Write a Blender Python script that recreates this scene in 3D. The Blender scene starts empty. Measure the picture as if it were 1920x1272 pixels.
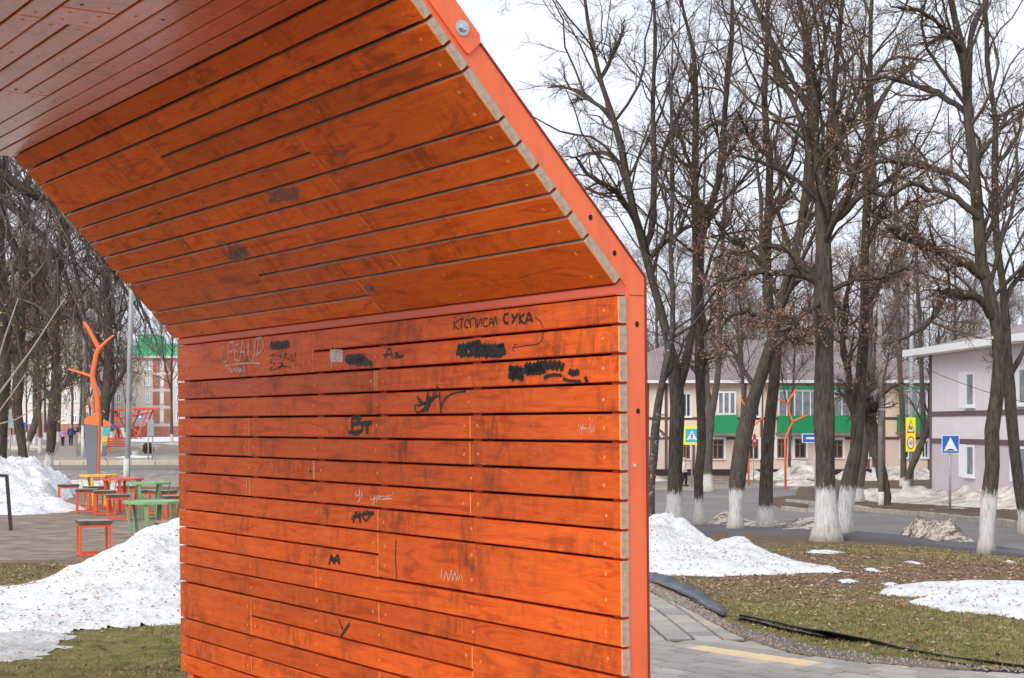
import bpy, bmesh, math, random
import numpy as np
from mathutils import Vector, Matrix

R = math.radians
rng = np.random.default_rng(11)
random.seed(5)
S = bpy.context.scene
COL = S.collection

# ------------------------------------------------------------------ camera, sky, sun, exposure
F = 2848.0            # focal length in photo pixels (1920 wide)
EYE, HZ = 1.65, 800.0
cd = bpy.data.cameras.new('camera')
cam = bpy.data.objects.new('camera', cd)
COL.objects.link(cam)
cam.location = (0, 0, EYE)
cam.rotation_euler = (R(90), 0, 0)
cd.sensor_width = 36
cd.lens = F / 1920 * 36
cd.shift_y = (HZ - 636) / 1920
cd.clip_start, cd.clip_end = .05, 4000
S.camera = cam

SUN_EL, SUN_AZ = R(36), R(212)     # azimuth clockwise from +Y
W = bpy.data.worlds.new('World')
S.world = W
W.use_nodes = True
nt = W.node_tree
bg = nt.nodes['Background']
sky = nt.nodes.new('ShaderNodeTexSky')
sky.sky_type = 'NISHITA'
sky.sun_disc = False
sky.sun_elevation, sky.sun_rotation = SUN_EL, SUN_AZ
sky.air_density, sky.dust_density, sky.ozone_density = 1.0, 4.0, 1.0
hs = nt.nodes.new('ShaderNodeHueSaturation')        # overcast: the cloud sheet takes most of the blue out
hs.inputs['Saturation'].default_value = .22
hs.inputs['Value'].default_value = 1.0
nt.links.new(sky.outputs[0], hs.inputs['Color'])
cl = nt.nodes.new('ShaderNodeMixRGB')               # and levels its brightness
cl.inputs[0].default_value = .72
cl.inputs[2].default_value = (7.2, 7.75, 8.8, 1)
nt.links.new(hs.outputs[0], cl.inputs[1])
nt.links.new(cl.outputs[0], bg.inputs['Color'])
bg.inputs['Strength'].default_value = .112

sl = bpy.data.lights.new('sun', 'SUN')
sl.energy, sl.angle, sl.color = 1.5, R(40), (1, .96, .90)
sun = bpy.data.objects.new('sun', sl)
COL.objects.link(sun)
_d = Vector((math.sin(SUN_AZ) * math.cos(SUN_EL), math.cos(SUN_AZ) * math.cos(SUN_EL), math.sin(SUN_EL)))
sun.rotation_euler = _d.to_track_quat('Z', 'Y').to_euler()
S.view_settings.view_transform = 'Standard'
S.view_settings.look = 'None'
S.view_settings.gamma = 1
S.view_settings.use_curve_mapping = False
S.view_settings.exposure = .47

# ------------------------------------------------------------------ small helpers
def at(px, py, Z):
    """point at depth Z behind a photo pixel (used to survey the place)"""
    return Vector(((px - 960) / F * Z, Z, EYE - (py - HZ) / F * Z))

_DY = [0, 10, 14, 18, 25, 30, 40, 56, 75, 91, 112, 200, 4000]
_DZ = [0, .0, .06, .20, .45, .56, .95, 1.55, 1.85, 2.0, 2.05, 2.1, 2.1]
def g(x, y):
    """ground height: level on the left, sloping down to the street on the right"""
    x, y = np.asarray(x, float), np.asarray(y, float)
    t = np.clip((x / np.maximum(y, 1) + .16) / .2, 0, 1)
    return -np.interp(y, _DY, _DZ) * t * t * (3 - 2 * t)
def gz(x, y): return float(g(x, y))
_ZS = np.concatenate([np.linspace(6, 60, 1600), np.linspace(60.1, 400, 2400)])
def hit(px, py):
    xs = (px - 960) / F * _ZS
    z = EYE - (py - HZ) / F * _ZS
    d = z - g(xs, _ZS)
    i = np.argmax(d < 0) if (d < 0).any() else len(d) - 1
    return Vector((xs[i], _ZS[i], float(g(xs[i], _ZS[i]))))

def tag(o, label=None, cat=None, group=None, kind=None):
    if label: o['label'] = label
    if cat: o['category'] = cat
    if group: o['group'] = group
    if kind: o['kind'] = kind
    return o
def empty(name, loc=(0, 0, 0), rz=0, label=None, cat=None, group=None):
    o = bpy.data.objects.new(name, None)
    COL.objects.link(o)
    o.location = loc
    o.rotation_euler = (0, 0, rz)
    o.empty_display_size = .1
    return tag(o, label, cat, group)
def link(name, me, parent=None, loc=None, rot=None):
    o = bpy.data.objects.new(name, me)
    COL.objects.link(o)
    if parent: o.parent = parent
    if loc is not None: o.location = loc
    if rot is not None: o.rotation_euler = rot
    return o
def copy_tree(o, parent=None):
    c = o.copy()
    COL.objects.link(c)
    if parent: c.parent = parent
    for ch in [k for k in o.children]:
        copy_tree(ch, c)
    return c
def np_mesh(name, V, Q=None, T=None, mats=(), smooth=False, mi=None):
    me = bpy.data.meshes.new(name)
    V = np.asarray(V, np.float32).reshape(-1, 3)
    q = np.zeros((0, 4), np.int32) if Q is None or len(Q) == 0 else np.asarray(Q, np.int32)
    t = np.zeros((0, 3), np.int32) if T is None or len(T) == 0 else np.asarray(T, np.int32)
    me.vertices.add(len(V))
    me.vertices.foreach_set('co', V.ravel())
    n = len(q) * 4 + len(t) * 3
    me.loops.add(n)
    me.loops.foreach_set('vertex_index', np.concatenate([q.ravel(), t.ravel()]).astype(np.int32))
    me.polygons.add(len(q) + len(t))
    st = np.concatenate([np.arange(len(q)) * 4, len(q) * 4 + np.arange(len(t)) * 3]).astype(np.int32)
    me.polygons.foreach_set('loop_start', st)
    if smooth: me.polygons.foreach_set('use_smooth', np.ones(len(st), bool))
    if mi is not None: me.polygons.foreach_set('material_index', np.asarray(mi, np.int32))
    for m in mats: me.materials.append(m)
    me.update(calc_edges=True)
    return me

class MB:
    """collects boxes, bars, prisms and tubes into one mesh"""
    def __init__(s): s.v, s.f, s.m = [], [], []
    def add(s, V, Fs, m=0):
        b = len(s.v)
        s.v += [tuple(p) for p in V]
        s.f += [tuple(i + b for i in f) for f in Fs]
        s.m += [m] * len(Fs)
        return s
    def box(s, x0, x1, y0, y1, z0, z1, m=0):
        V = [(x, y, z) for z in (z0, z1) for y in (y0, y1) for x in (x0, x1)]
        return s.add(V, [(0, 2, 3, 1), (4, 5, 7, 6), (0, 1, 5, 4), (2, 6, 7, 3), (0, 4, 6, 2), (1, 3, 7, 5)], m)
    def bar(s, a, b, w, h, up=(0, 0, 1), m=0, w2=None, h2=None):
        a, b = Vector(a), Vector(b)
        d = (b - a).normalized()
        u = Vector(up)
        if abs(d.dot(u)) > .98: u = Vector((0, 1, 0))
        x = d.cross(u).normalized(); y = x.cross(d)
        w2 = w if w2 is None else w2; h2 = h if h2 is None else h2
        V = []
        for p, ww, hh in ((a, w, h), (b, w2, h2)):
            V += [p - x*ww/2 - y*hh/2, p + x*ww/2 - y*hh/2, p + x*ww/2 + y*hh/2, p - x*ww/2 + y*hh/2]
        return s.add(V, [(3, 2, 1, 0), (4, 5, 6, 7), (0, 1, 5, 4), (1, 2, 6, 5), (2, 3, 7, 6), (3, 0, 4, 7)], m)
    def tube(s, pts, rad, n=8, m=0, cap=True):
        pts = [Vector(p) for p in pts]
        if not hasattr(rad, '__len__'): rad = [rad] * len(pts)
        V, Fs = [], []
        for i, p in enumerate(pts):
            d = (pts[min(i + 1, len(pts) - 1)] - pts[max(i - 1, 0)]).normalized()
            u = Vector((.13, .97, .2)) if abs(d.y) < .9 else Vector((1, 0, 0))
            x = d.cross(u).normalized(); y = d.cross(x)
            for k in range(n):
                c = 2 * math.pi * k / n
                V.append(p + (x * math.cos(c) + y * math.sin(c)) * rad[i])
        for i in range(len(pts) - 1):
            for k in range(n):
                k2 = (k + 1) % n
                Fs.append((i*n + k, i*n + k2, (i+1)*n + k2, (i+1)*n + k))
        if cap:
            Fs.append(tuple(range(n))[::-1]); Fs.append(tuple((len(pts) - 1) * n + k for k in range(n)))
        return s.add(V, Fs, m)
    def prism(s, poly, axis, t0, t1, m=0):
        """poly: 2-D points; axis 'y': (x,z) polygon extruded along y; 'z': (x,y) along z; 'x': (y,z) along x"""
        def P(a, b, t): return {'y': (a, t, b), 'z': (a, b, t), 'x': (t, a, b)}[axis]
        n = len(poly)
        V = [P(a, b, t0) for a, b in poly] + [P(a, b, t1) for a, b in poly]
        Fs = [tuple(range(n))[::-1], tuple(range(n, 2*n))] + [(i, (i+1) % n, n + (i+1) % n, n + i) for i in range(n)]
        return s.add(V, Fs, m)
    def build(s, name, mats, parent=None, smooth=False, loc=None, rot=None, fix=True):
        me = bpy.data.meshes.new(name)
        me.from_pydata(s.v, [], s.f)
        for m in (mats if isinstance(mats, (list, tuple)) else [mats]): me.materials.append(m)
        me.polygons.foreach_set('material_index', s.m)
        if smooth: me.polygons.foreach_set('use_smooth', [True] * len(s.f))
        if fix:
            bm = bmesh.new(); bm.from_mesh(me)
            bmesh.ops.recalc_face_normals(bm, faces=bm.faces)
            bm.to_mesh(me); bm.free()
        me.update()
        return link(name, me, parent, loc, rot)

_H = np.random.default_rng(3).random((256, 256))
def vnoise(x, y):
    x, y = np.asarray(x, float), np.asarray(y, float)
    xi, yi = np.floor(x).astype(int), np.floor(y).astype(int)
    fx, fy = x - xi, y - yi
    fx, fy = fx*fx*(3-2*fx), fy*fy*(3-2*fy)
    h = lambda i, j: _H[i & 255, j & 255]
    return (h(xi, yi)*(1-fx)+h(xi+1, yi)*fx)*(1-fy) + (h(xi, yi+1)*(1-fx)+h(xi+1, yi+1)*fx)*fy
def fbm(x, y, o=4):
    s, a = 0, .5
    for i in range(o):
        s = s + a * vnoise(x * 2**i + 17*i, y * 2**i + 5*i); a *= .5
    return s

# ------------------------------------------------------------------ materials
def newmat(name):
    m = bpy.data.materials.new(name)
    m.use_nodes = True
    t = m.node_tree
    return m, t, t.nodes['Principled BSDF']
def N(t, kind, **kw):
    n = t.nodes.new(kind)
    for k, v in kw.items():
        if k.startswith('i_'):
            key = k[2:]
            n.inputs[int(key) if key.isdigit() else key].default_value = v
        else: setattr(n, k, v)
    return n
def ramp(t, src, stops):
    r = t.nodes.new('ShaderNodeValToRGB')
    e = r.color_ramp.elements
    while len(e) < len(stops): e.new(.5)
    for k, (p, c) in zip(e, stops):
        k.position = p
        k.color = (*c, 1) if len(c) == 3 else c
    t.links.new(src, r.inputs[0])
    return r.outputs[0]
def mix(t, fac, a, b, blend='MIX'):
    n = t.nodes.new('ShaderNodeMixRGB')
    n.blend_type = blend
    for i, v in ((0, fac), (1, a), (2, b)):
        if hasattr(v, 'links'): t.links.new(v, n.inputs[i])
        else: n.inputs[i].default_value = v if i == 0 else (*v, 1)
    return n.outputs[0]
def coords(t, kind='Object', scale=(1, 1, 1), jitter=False):
    tc = t.nodes.new('ShaderNodeTexCoord')
    src = tc.outputs[kind]
    if jitter:
        oi = t.nodes.new('ShaderNodeObjectInfo')
        cm = N(t, 'ShaderNodeVectorMath', operation='SCALE')
        cm.inputs[0].default_value = (37, 91, 53)
        t.links.new(oi.outputs['Random'], cm.inputs['Scale'])
        ad = N(t, 'ShaderNodeVectorMath', operation='ADD')
        t.links.new(src, ad.inputs[0]); t.links.new(cm.outputs[0], ad.inputs[1])
        src = ad.outputs[0]
    mp = t.nodes.new('ShaderNodeMapping')
    mp.inputs['Scale'].default_value = scale
    t.links.new(src, mp.inputs[0])
    return mp.outputs[0]
def noise(t, vec, scale, detail=3, rough=.5, dist=0):
    n = N(t, 'ShaderNodeTexNoise')
    n.inputs['Scale'].default_value = scale
    n.inputs['Detail'].default_value = detail
    n.inputs['Roughness'].default_value = rough
    n.inputs['Distortion'].default_value = dist
    t.links.new(vec, n.inputs['Vector'])
    return n.outputs['Fac']
def bump(t, b, h, strength=.3, dist=.01):
    n = t.nodes.new('ShaderNodeBump')
    n.inputs['Strength'].default_value = strength
    n.inputs['Distance'].default_value = dist
    t.links.new(h, n.inputs['Height'])
    t.links.new(n.outputs[0], b.inputs['Normal'])
def simple(name, col, rough=.6, var=.12, scale=6, metal=0, bmp=0, spec=.5):
    m, t, b = newmat(name)
    c = coords(t)
    f = noise(t, c, scale, 4)
    lo = tuple(v * (1 - var) for v in col); hi = tuple(min(1, v * (1 + var)) for v in col)
    t.links.new(ramp(t, f, [(.3, lo), (.7, hi)]), b.inputs['Base Color'])
    b.inputs['Roughness'].default_value = rough
    b.inputs['Metallic'].default_value = metal
    b.inputs['Specular IOR Level'].default_value = spec
    if bmp: bump(t, b, noise(t, c, scale * 4, 3), bmp, .02)
    return m

def plank_paint(name, a, bcol, dark, rough, grime=.6, coat=0):
    m, t, b = newmat(name)
    c = coords(t, scale=(1, 1, 1), jitter=True)
    cg = coords(t, scale=(1.3, 22, 22), jitter=True)
    cw = coords(t, scale=(1.6, 9, 9), jitter=True)
    flame = noise(t, cw, 1.6, 2, .5, 1.6)
    grain = noise(t, cg, 3.0, 5, .6)
    col = ramp(t, flame, [(.30, dark), (.42, a), (.47, bcol), (.5, a), (.64, bcol)])
    col = mix(t, .24, col, ramp(t, grain, [(.3, tuple(v*.55 for v in a)), (.7, tuple(min(1, v*1.35) for v in bcol))]))
    # grime rubbed into the paint: soft patches and vertical smears
    g1 = noise(t, c, 2.6, 3, .55)
    cs = coords(t, scale=(13, 13, 5), jitter=True)
    g2 = noise(t, cs, 1.5, 5, .68, .6)
    gr = mix(t, 1, ramp(t, g1, [(.44, (0, 0, 0)), (.66, (1, 1, 1))]), ramp(t, g2, [(.42, (0, 0, 0)), (.66, (1, 1, 1))]), 'MULTIPLY')
    gm = N(t, 'ShaderNodeMath', operation='MULTIPLY'); gm.inputs[1].default_value = grime
    t.links.new(gr, gm.inputs[0])
    col = mix(t, gm.outputs[0], col, (.085, .036, .016))
    # knots showing through
    vor = N(t, 'ShaderNodeTexVoronoi', i_Scale=1.0)
    t.links.new(coords(t, scale=(2.3, 7, 7), jitter=True), vor.inputs['Vector'])
    kn = ramp(t, vor.outputs['Distance'], [(.05, (1, 1, 1)), (.13, (0, 0, 0))])
    col = mix(t, mix(t, .5, (0, 0, 0), kn), col, tuple(v * .45 for v in a))
    oi = t.nodes.new('ShaderNodeObjectInfo')
    hv = t.nodes.new('ShaderNodeHueSaturation')
    mr = N(t, 'ShaderNodeMapRange'); mr.inputs[3].default_value = .82; mr.inputs[4].default_value = 1.12
    t.links.new(oi.outputs['Random'], mr.inputs[0]); t.links.new(mr.outputs[0], hv.inputs['Value'])
    t.links.new(col, hv.inputs['Color'])
    t.links.new(hv.outputs[0], b.inputs['Base Color'])
    rr = N(t, 'ShaderNodeMapRange'); rr.inputs[3].default_value = rough - .08; rr.inputs[4].default_value = rough + .16
    t.links.new(g1, rr.inputs[0]); t.links.new(rr.outputs[0], b.inputs['Roughness'])
    b.inputs['Specular IOR Level'].default_value = .30
    b.inputs['Coat Weight'].default_value = coat
    b.inputs['Coat Roughness'].default_value = .2
    b.inputs['Coat IOR'].default_value = 1.5 + .25 * (coat > .5)
    bump(t, b, mix(t, .5, grain, flame), .22, .004)
    return m

M = {}
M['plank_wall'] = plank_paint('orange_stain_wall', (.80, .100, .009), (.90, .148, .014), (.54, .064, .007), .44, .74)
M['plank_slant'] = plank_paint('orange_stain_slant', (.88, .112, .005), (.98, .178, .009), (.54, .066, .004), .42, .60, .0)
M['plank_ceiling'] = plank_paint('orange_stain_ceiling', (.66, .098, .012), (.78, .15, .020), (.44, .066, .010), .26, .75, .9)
M['raw_wood'] = simple('weathered_end_grain', (.50, .385, .30), .85, .22, 40, bmp=.3)
M['raw_side'] = simple('unpainted_plank_edge', (.60, .45, .39), .8, .15, 12)
def frame_mat():
    m, t, b = newmat('orange_powder_coat')
    c = coords(t)
    n1, n2 = noise(t, c, 1.7, 4, .6), noise(t, c, 34, 4, .75)
    col = ramp(t, n1, [(.3, (.97, .165, .058)), (.7, (1.0, .215, .082))])
    col = mix(t, ramp(t, n2, [(.73, (0, 0, 0)), (.77, (.7, .7, .7))]), col, (.40, .12, .07))
    col = mix(t, ramp(t, noise(t, coords(t, scale=(6, 6, .8)), 3, 4, .6), [(.52, (0, 0, 0)), (.75, (.35, .35, .35))]), col, (.42, .12, .07))
    t.links.new(col, b.inputs['Base Color'])
    t.links.new(ramp(t, n1, [(.3, (.36, .36, .36)), (.7, (.55, .55, .55))]), b.inputs['Roughness'])
    bump(t, b, noise(t, c, 9, 3), .06, .01)
    return m
M['frame'] = frame_mat()
M['frame_dark'] = simple('red_powder_coat', (.80, .15, .080), .45, .06, 3)
M['rim'] = simple('dark_red_sheet_edge', (.22, .035, .03), .5, .1, 4)
M['steel'] = simple('galvanised_bolt', (.55, .58, .60), .35, .08, 30, metal=.8)
M['screw'] = simple('painted_screw', (.92, .235, .055), .3, .1, 50)
M['hole'] = simple('hole_shadow', (.012, .010, .010), .9, .1)
def worn(name, col, rough, lo, hi, thin):
    m, t, b = newmat(name)
    f = mix(t, .5, noise(t, coords(t, scale=(14, 60, 60)), 3, 4, .65), noise(t, coords(t), 26, 4, .6))
    b.inputs['Base Color'].default_value = (*col, 1)
    b.inputs['Roughness'].default_value = rough
    t.links.new(ramp(t, f, [(lo, (thin,) * 3), (hi, (1, 1, 1))]), b.inputs['Alpha'])
    return m
M['ink'] = worn('black_marker', (.012, .012, .014), .5, .36, .50, .45)
M['ink_thin'] = worn('worn_marker', (.040, .022, .018), .6, .42, .62, .1)
M['chalk'] = worn('white_scratch', (.80, .60, .52), .7, .36, .54, .30)
M['chalk_faint'] = worn('faint_scratch', (.80, .58, .48), .7, .46, .70, .0)
M['chalk_white'] = worn('white_paint_pen', (.76, .72, .70), .7, .36, .54, .3)
M['pencil'] = worn('grey_scratch', (.30, .20, .22), .6, .40, .60, .05)

def bark_mat(name, dark, light, birch=False):
    m, t, b = newmat(name)
    c = coords(t, scale=(1, 1, .22), jitter=True)
    rid = noise(t, c, 22, 5, .65, .4)
    big = noise(t, coords(t, jitter=True), 1.4, 3)
    col = ramp(t, rid, [(.3, dark), (.68, light)])
    col = mix(t, ramp(t, big, [(.45, (0, 0, 0)), (.75, (.4, .4, .4))]), col, (.15, .125, .095))
    if birch:
        f = noise(t, coords(t, scale=(1, 1, 1.6), jitter=True), 9, 4, .7)
        col = mix(t, ramp(t, f, [(.60, (0, 0, 0)), (.65, (1, 1, 1))]), col, (.40, .38, .35))
    # whitewash to the height stored on the object
    tc = t.nodes.new('ShaderNodeTexCoord'); sp = t.nodes.new('ShaderNodeSeparateXYZ')
    t.links.new(tc.outputs['Object'], sp.inputs[0])
    at_ = N(t, 'ShaderNodeAttribute', attribute_type='OBJECT', attribute_name='wash')
    w1 = N(t, 'ShaderNodeMath', operation='SUBTRACT')
    t.links.new(at_.outputs['Fac'], w1.inputs[0]); t.links.new(sp.outputs['Z'], w1.inputs[1])
    w2 = N(t, 'ShaderNodeMath', operation='MULTIPLY_ADD'); w2.inputs[1].default_value = .40; 
    wn = noise(t, coords(t, scale=(1, 1, .3), jitter=True), 26, 3, .6)
    t.links.new(wn, w2.inputs[0]); t.links.new(w1.outputs[0], w2.inputs[2])
    wf = ramp(t, w2.outputs[0], [(.20, (0, 0, 0)), (.33, (1, 1, 1))])
    wcol = ramp(t, rid, [(.30, (.30, .275, .25)), (.42, (.52, .50, .475)), (.7, (.68, .665, .64))])
    low = ramp(t, sp.outputs['Z'], [(.0, (.42, .36, .29)), (.16, (.85, .82, .78)), (.4, (1, 1, 1))])
    wcol = mix(t, 1, wcol, low, 'MULTIPLY')
    col = mix(t, wf, col, wcol)
    t.links.new(col, b.inputs['Base Color'])
    b.inputs['Roughness'].default_value = .95
    b.inputs['Specular IOR Level'].default_value = .15
    bump(t, b, rid, .9, .03)
    return m
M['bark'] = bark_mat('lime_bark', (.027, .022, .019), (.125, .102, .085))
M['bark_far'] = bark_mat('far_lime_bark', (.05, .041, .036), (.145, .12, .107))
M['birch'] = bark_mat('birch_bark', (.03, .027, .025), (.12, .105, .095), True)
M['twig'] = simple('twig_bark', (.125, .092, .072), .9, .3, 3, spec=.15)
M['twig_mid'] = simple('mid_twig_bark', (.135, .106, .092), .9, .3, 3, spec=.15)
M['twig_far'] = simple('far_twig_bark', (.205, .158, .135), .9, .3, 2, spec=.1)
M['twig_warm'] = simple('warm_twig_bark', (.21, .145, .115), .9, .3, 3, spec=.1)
M['dry'] = simple('dry_seed_brown', (.36, .205, .15), .8, .45, 9)
M['dry_yellow'] = simple('dry_seed_yellow', (.50, .36, .17), .8, .35, 9)
M['leaf'] = simple('fallen_leaf_brown', (.30, .145, .075), .75, .6, 17)
M['blade'] = simple('grass_blade', (.26, .235, .072), .7, .45, 5)

def ground_mat():
    m, t, b = newmat('winter_turf')
    c = coords(t)
    n1 = noise(t, c, .55, 4, .6)
    n2 = noise(t, c, 5, 5, .7)
    n3 = noise(t, c, 38, 3, .7)
    green = ramp(t, n2, [(.3, (.115, .098, .034)), (.55, (.235, .195, .066)), (.8, (.33, .265, .115))])
    brown = ramp(t, n2, [(.3, (.11, .076, .050)), (.55, (.225, .155, .102)), (.8, (.36, .25, .17))])
    sp = t.nodes.new('ShaderNodeSeparateXYZ'); t.links.new(c, sp.inputs[0])
    # bare, leaf strewn earth begins about fifteen metres out
    yr = N(t, 'ShaderNodeMapRange', interpolation_type='SMOOTHSTEP')
    yr.inputs[1].default_value = 13.0; yr.inputs[2].default_value = 19.0
    yr.inputs[3].default_value = -.16; yr.inputs[4].default_value = .24
    t.links.new(sp.outputs['Y'], yr.inputs[0])
    ad = N(t, 'ShaderNodeMath', operation='ADD'); t.links.new(n1, ad.inputs[0]); t.links.new(yr.outputs[0], ad.inputs[1])
    ad2 = N(t, 'ShaderNodeMath', operation='MULTIPLY_ADD'); ad2.inputs[1].default_value = .25
    t.links.new(n2, ad2.inputs[0]); t.links.new(ad.outputs[0], ad2.inputs[2])
    col = mix(t, ramp(t, ad2.outputs[0], [(.52, (0, 0, 0)), (.74, (1, 1, 1))]), green, brown)
    col = mix(t, 1, col, ramp(t, n3, [(.3, (.5, .5, .5)), (.7, (1.25, 1.25, 1.25))]), 'MULTIPLY')
    vor = N(t, 'ShaderNodeTexVoronoi', i_Scale=7.0)
    t.links.new(c, vor.inputs['Vector'])
    spk = ramp(t, vor.outputs['Distance'], [(.10, (1, 1, 1)), (.2, (0, 0, 0))])
    col = mix(t, mix(t, .55, (0, 0, 0), spk), col, (.30, .17, .10))
    t.links.new(col, b.inputs['Base Color'])
    b.inputs['Roughness'].default_value = .95
    b.inputs['Specular IOR Level'].default_value = .1
    bump(t, b, mix(t, .5, n2, n3), .8, .05)
    return m
M['ground'] = ground_mat()

def rough_mat(name, c0, c1, s1=1.2, s2=30, rough=.9, b_=.4, bd=.01, spk=None, spec=.3):
    m, t, b = newmat(name)
    c = coords(t)
    n1, n2 = noise(t, c, s1, 5, .6), noise(t, c, s2, 4, .6)
    col = ramp(t, n1, [(.32, c0), (.68, c1)])
    col = mix(t, 1, col, ramp(t, n2, [(.3, (.72, .72, .72)), (.7, (1.2, 1.2, 1.2))]), 'MULTIPLY')
    if spk:
        v = N(t, 'ShaderNodeTexVoronoi', i_Scale=spk[0]); t.links.new(c, v.inputs['Vector'])
        col = mix(t, ramp(t, v.outputs['Distance'], [(spk[1], (1, 1, 1)), (spk[1] + .06, (0, 0, 0))]), col, spk[2])
    t.links.new(col, b.inputs['Base Color'])
    b.inputs['Roughness'].default_value = rough
    b.inputs['Specular IOR Level'].default_value = spec
    bump(t, b, mix(t, .4, n2, n1), b_, bd)
    return m
M['asphalt'] = rough_mat('wet_worn_asphalt', (.165, .146, .138), (.25, .224, .21), .35, 24, .8)
M['asphalt_path'] = rough_mat('dark_path_asphalt', (.085, .08, .085), (.13, .12, .125), .5, 24, .75)
M['dirt'] = rough_mat('muddy_soil', (.075, .050, .034), (.17, .115, .078), .9, 18, .95, .8, .04)
M['litter'] = rough_mat('leaf_strewn_verge', (.13, .095, .07), (.32, .26, .21), .8, 9, .95, .6, .05, (3.2, .14, (.62, .60, .58)))
M['walk'] = rough_mat('pale_footway', (.24, .20, .175), (.33, .28, .245), .6, 16, .9)
M['square'] = rough_mat('speckled_square_paving', (.26, .215, .195), (.34, .285, .26), .5, 12, .85, .2, .01, (2.0, .17, (.80, .70, .56)))
M['kerb'] = simple('kerb_concrete', (.40, .35, .29), .9, .25, 3, bmp=.3)
M['kerb_far'] = simple('pale_kerb_concrete', (.58, .50, .38), .9, .12, 2)
M['paver_bed'] = rough_mat('paving_joint_sand', (.022, .018, .015), (.04, .033, .028), 2, 30)
def paver_mat():
    m, t, b = newmat('grey_paver')
    c = coords(t, jitter=True)
    n1, n2 = noise(t, c, 3, 4, .6), noise(t, c, 90, 3, .7)
    col = ramp(t, n1, [(.3, (.32, .285, .245)), (.7, (.43, .385, .335))])
    col = mix(t, 1, col, ramp(t, n2, [(.3, (.8, .8, .8)), (.7, (1.15, 1.15, 1.15))]), 'MULTIPLY')
    oi = t.nodes.new('ShaderNodeObjectInfo')
    hv = t.nodes.new('ShaderNodeHueSaturation')
    mr = N(t, 'ShaderNodeMapRange'); mr.inputs[3].default_value = .78; mr.inputs[4].default_value = 1.15
    t.links.new(oi.outputs['Random'], mr.inputs[0]); t.links.new(mr.outputs[0], hv.inputs['Value'])
    t.links.new(col, hv.inputs['Color']); t.links.new(hv.outputs[0], b.inputs['Base Color'])
    b.inputs['Roughness'].default_value = .82
    bump(t, b, n2, .25, .004)
    return m
M['paver'] = paver_mat()
M['tactile'] = simple('yellow_tactile_paver', (.70, .52, .30), .85, .1, 10, bmp=.2)
M['plastic'] = simple('black_edging_plastic', (.014, .014, .016), .38, .3, 8, bmp=.1)
M['plastic_grey'] = simple('dusty_edging_plastic', (.060, .060, .072), .45, .5, 5, bmp=.2)
M['gravel'] = simple('grey_gravel', (.34, .30, .265), .9, .55, 60)

def snow_mat(name, clean, dirty, amount, sc=1.6, sharp=None):
    m, t, b = newmat(name)
    c = coords(t)
    n1, n2, n3 = noise(t, c, sc, 5, .65, .5), noise(t, c, 18, 4, .65), noise(t, c, 70, 2)
    f = mix(t, .45, n1, n2)
    col = ramp(t, f, [(sharp[0], clean), (sharp[1], dirty)] if sharp else [(max(0, .62 - amount), clean), (min(1, .86 - amount * .6), dirty)])
    sp = ramp(t, n3, [(.70, (0, 0, 0)), (.76, (.55, .55, .55))])
    col = mix(t, sp, col, tuple(v * .45 for v in dirty))
    t.links.new(col, b.inputs['Base Color'])
    b.inputs['Roughness'].default_value = .7
    b.inputs['Specular IOR Level'].default_value = .25
    bump(t, b, mix(t, .25, n2, n3), .8, .07)
    return m
M['snow'] = snow_mat('old_snow', (.82, .825, .835), (.42, .37, .32), .15)
M['snow_grey'] = snow_mat('grey_old_snow', (.76, .755, .76), (.27, .23, .195), .25)
M['snow_dirty'] = snow_mat('sandy_dirty_snow', (.84, .78, .72), (.30, .22, .16), .24, 1.1, (.42, .60))
M['snow_mud'] = snow_mat('muddy_snow', (.64, .56, .48), (.085, .056, .038), .27, 2.0, (.45, .56))
M['deck'] = simple('weathered_deck_board', (.225, .168, .128), .9, .4, 3, bmp=.3)
M['red_metal'] = simple('red_orange_metal', (.74, .115, .045), .45, .07, 3)
M['red2_metal'] = simple('red_metal', (.72, .085, .055), .45, .07, 3)
M['orange_metal'] = simple('bright_orange_metal', (.88, .165, .04), .45, .05, 3)
M['yellow_metal'] = simple('yellow_metal', (.80, .45, .035), .45, .06, 3)
M['green_metal'] = simple('sage_green_metal', (.22, .40, .17), .45, .08, 3)
M['seat_wood'] = simple('dark_seat_wood', (.10, .072, .058), .8, .35, 8)
M['seat_top'] = simple('grey_seat_wood', (.30, .255, .22), .85, .2, 8)
M['black_metal'] = simple('black_rail_metal', (.018, .019, .022), .45, .1)
M['galv'] = simple('galvanised_pole', (.38, .39, .40), .55, .15, 4, metal=.2)
M['concrete'] = simple('pole_concrete', (.235, .205, .18), .9, .3, 5)
M['slate'] = simple('slate_grey_panel', (.14, .15, .17), .6, .06, 2)
M['teal'] = simple('teal_panel', (.06, .42, .38), .5, .05)
M['mustard'] = simple('mustard_panel', (.82, .42, .03), .5, .05)
M['moss'] = simple('moss_green_panel', (.28, .33, .08), .5, .05)
M['whitewash'] = simple('grey_whitewash', (.56, .54, .51), .9, .15, 8, bmp=.2)
M['edge_bright'] = simple('worn_bright_edge', (.96, .30, .06), .5, .15, 30)
M['white'] = simple('white_paint', (.80, .80, .80), .55, .04)
M['pvc'] = simple('white_window_frame', (.78, .79, .81), .4, .03)
M['sign_yellow'] = simple('sign_yellow', (.86, .84, .02), .4, .03)
M['sign_blue'] = simple('sign_blue', (.015, .13, .50), .4, .05)
M['sign_cyan'] = simple('sign_light_blue', (.05, .42, .68), .4, .05)
M['sign_red'] = simple('sign_red', (.65, .02, .03), .4, .05)
M['sign_black'] = simple('sign_black', (.015, .015, .015), .5, .05)
M['sign_back'] = simple('sign_back_grey', (.30, .36, .37), .5, .08)
M['beige'] = simple('beige_siding', (.86, .67, .53), .8, .05, 1)
M['beige_low'] = simple('pinkish_beige_siding', (.70, .54, .45), .8, .05, 1)
M['timber'] = simple('brown_trim', (.135, .078, .062), .8, .1)
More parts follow.
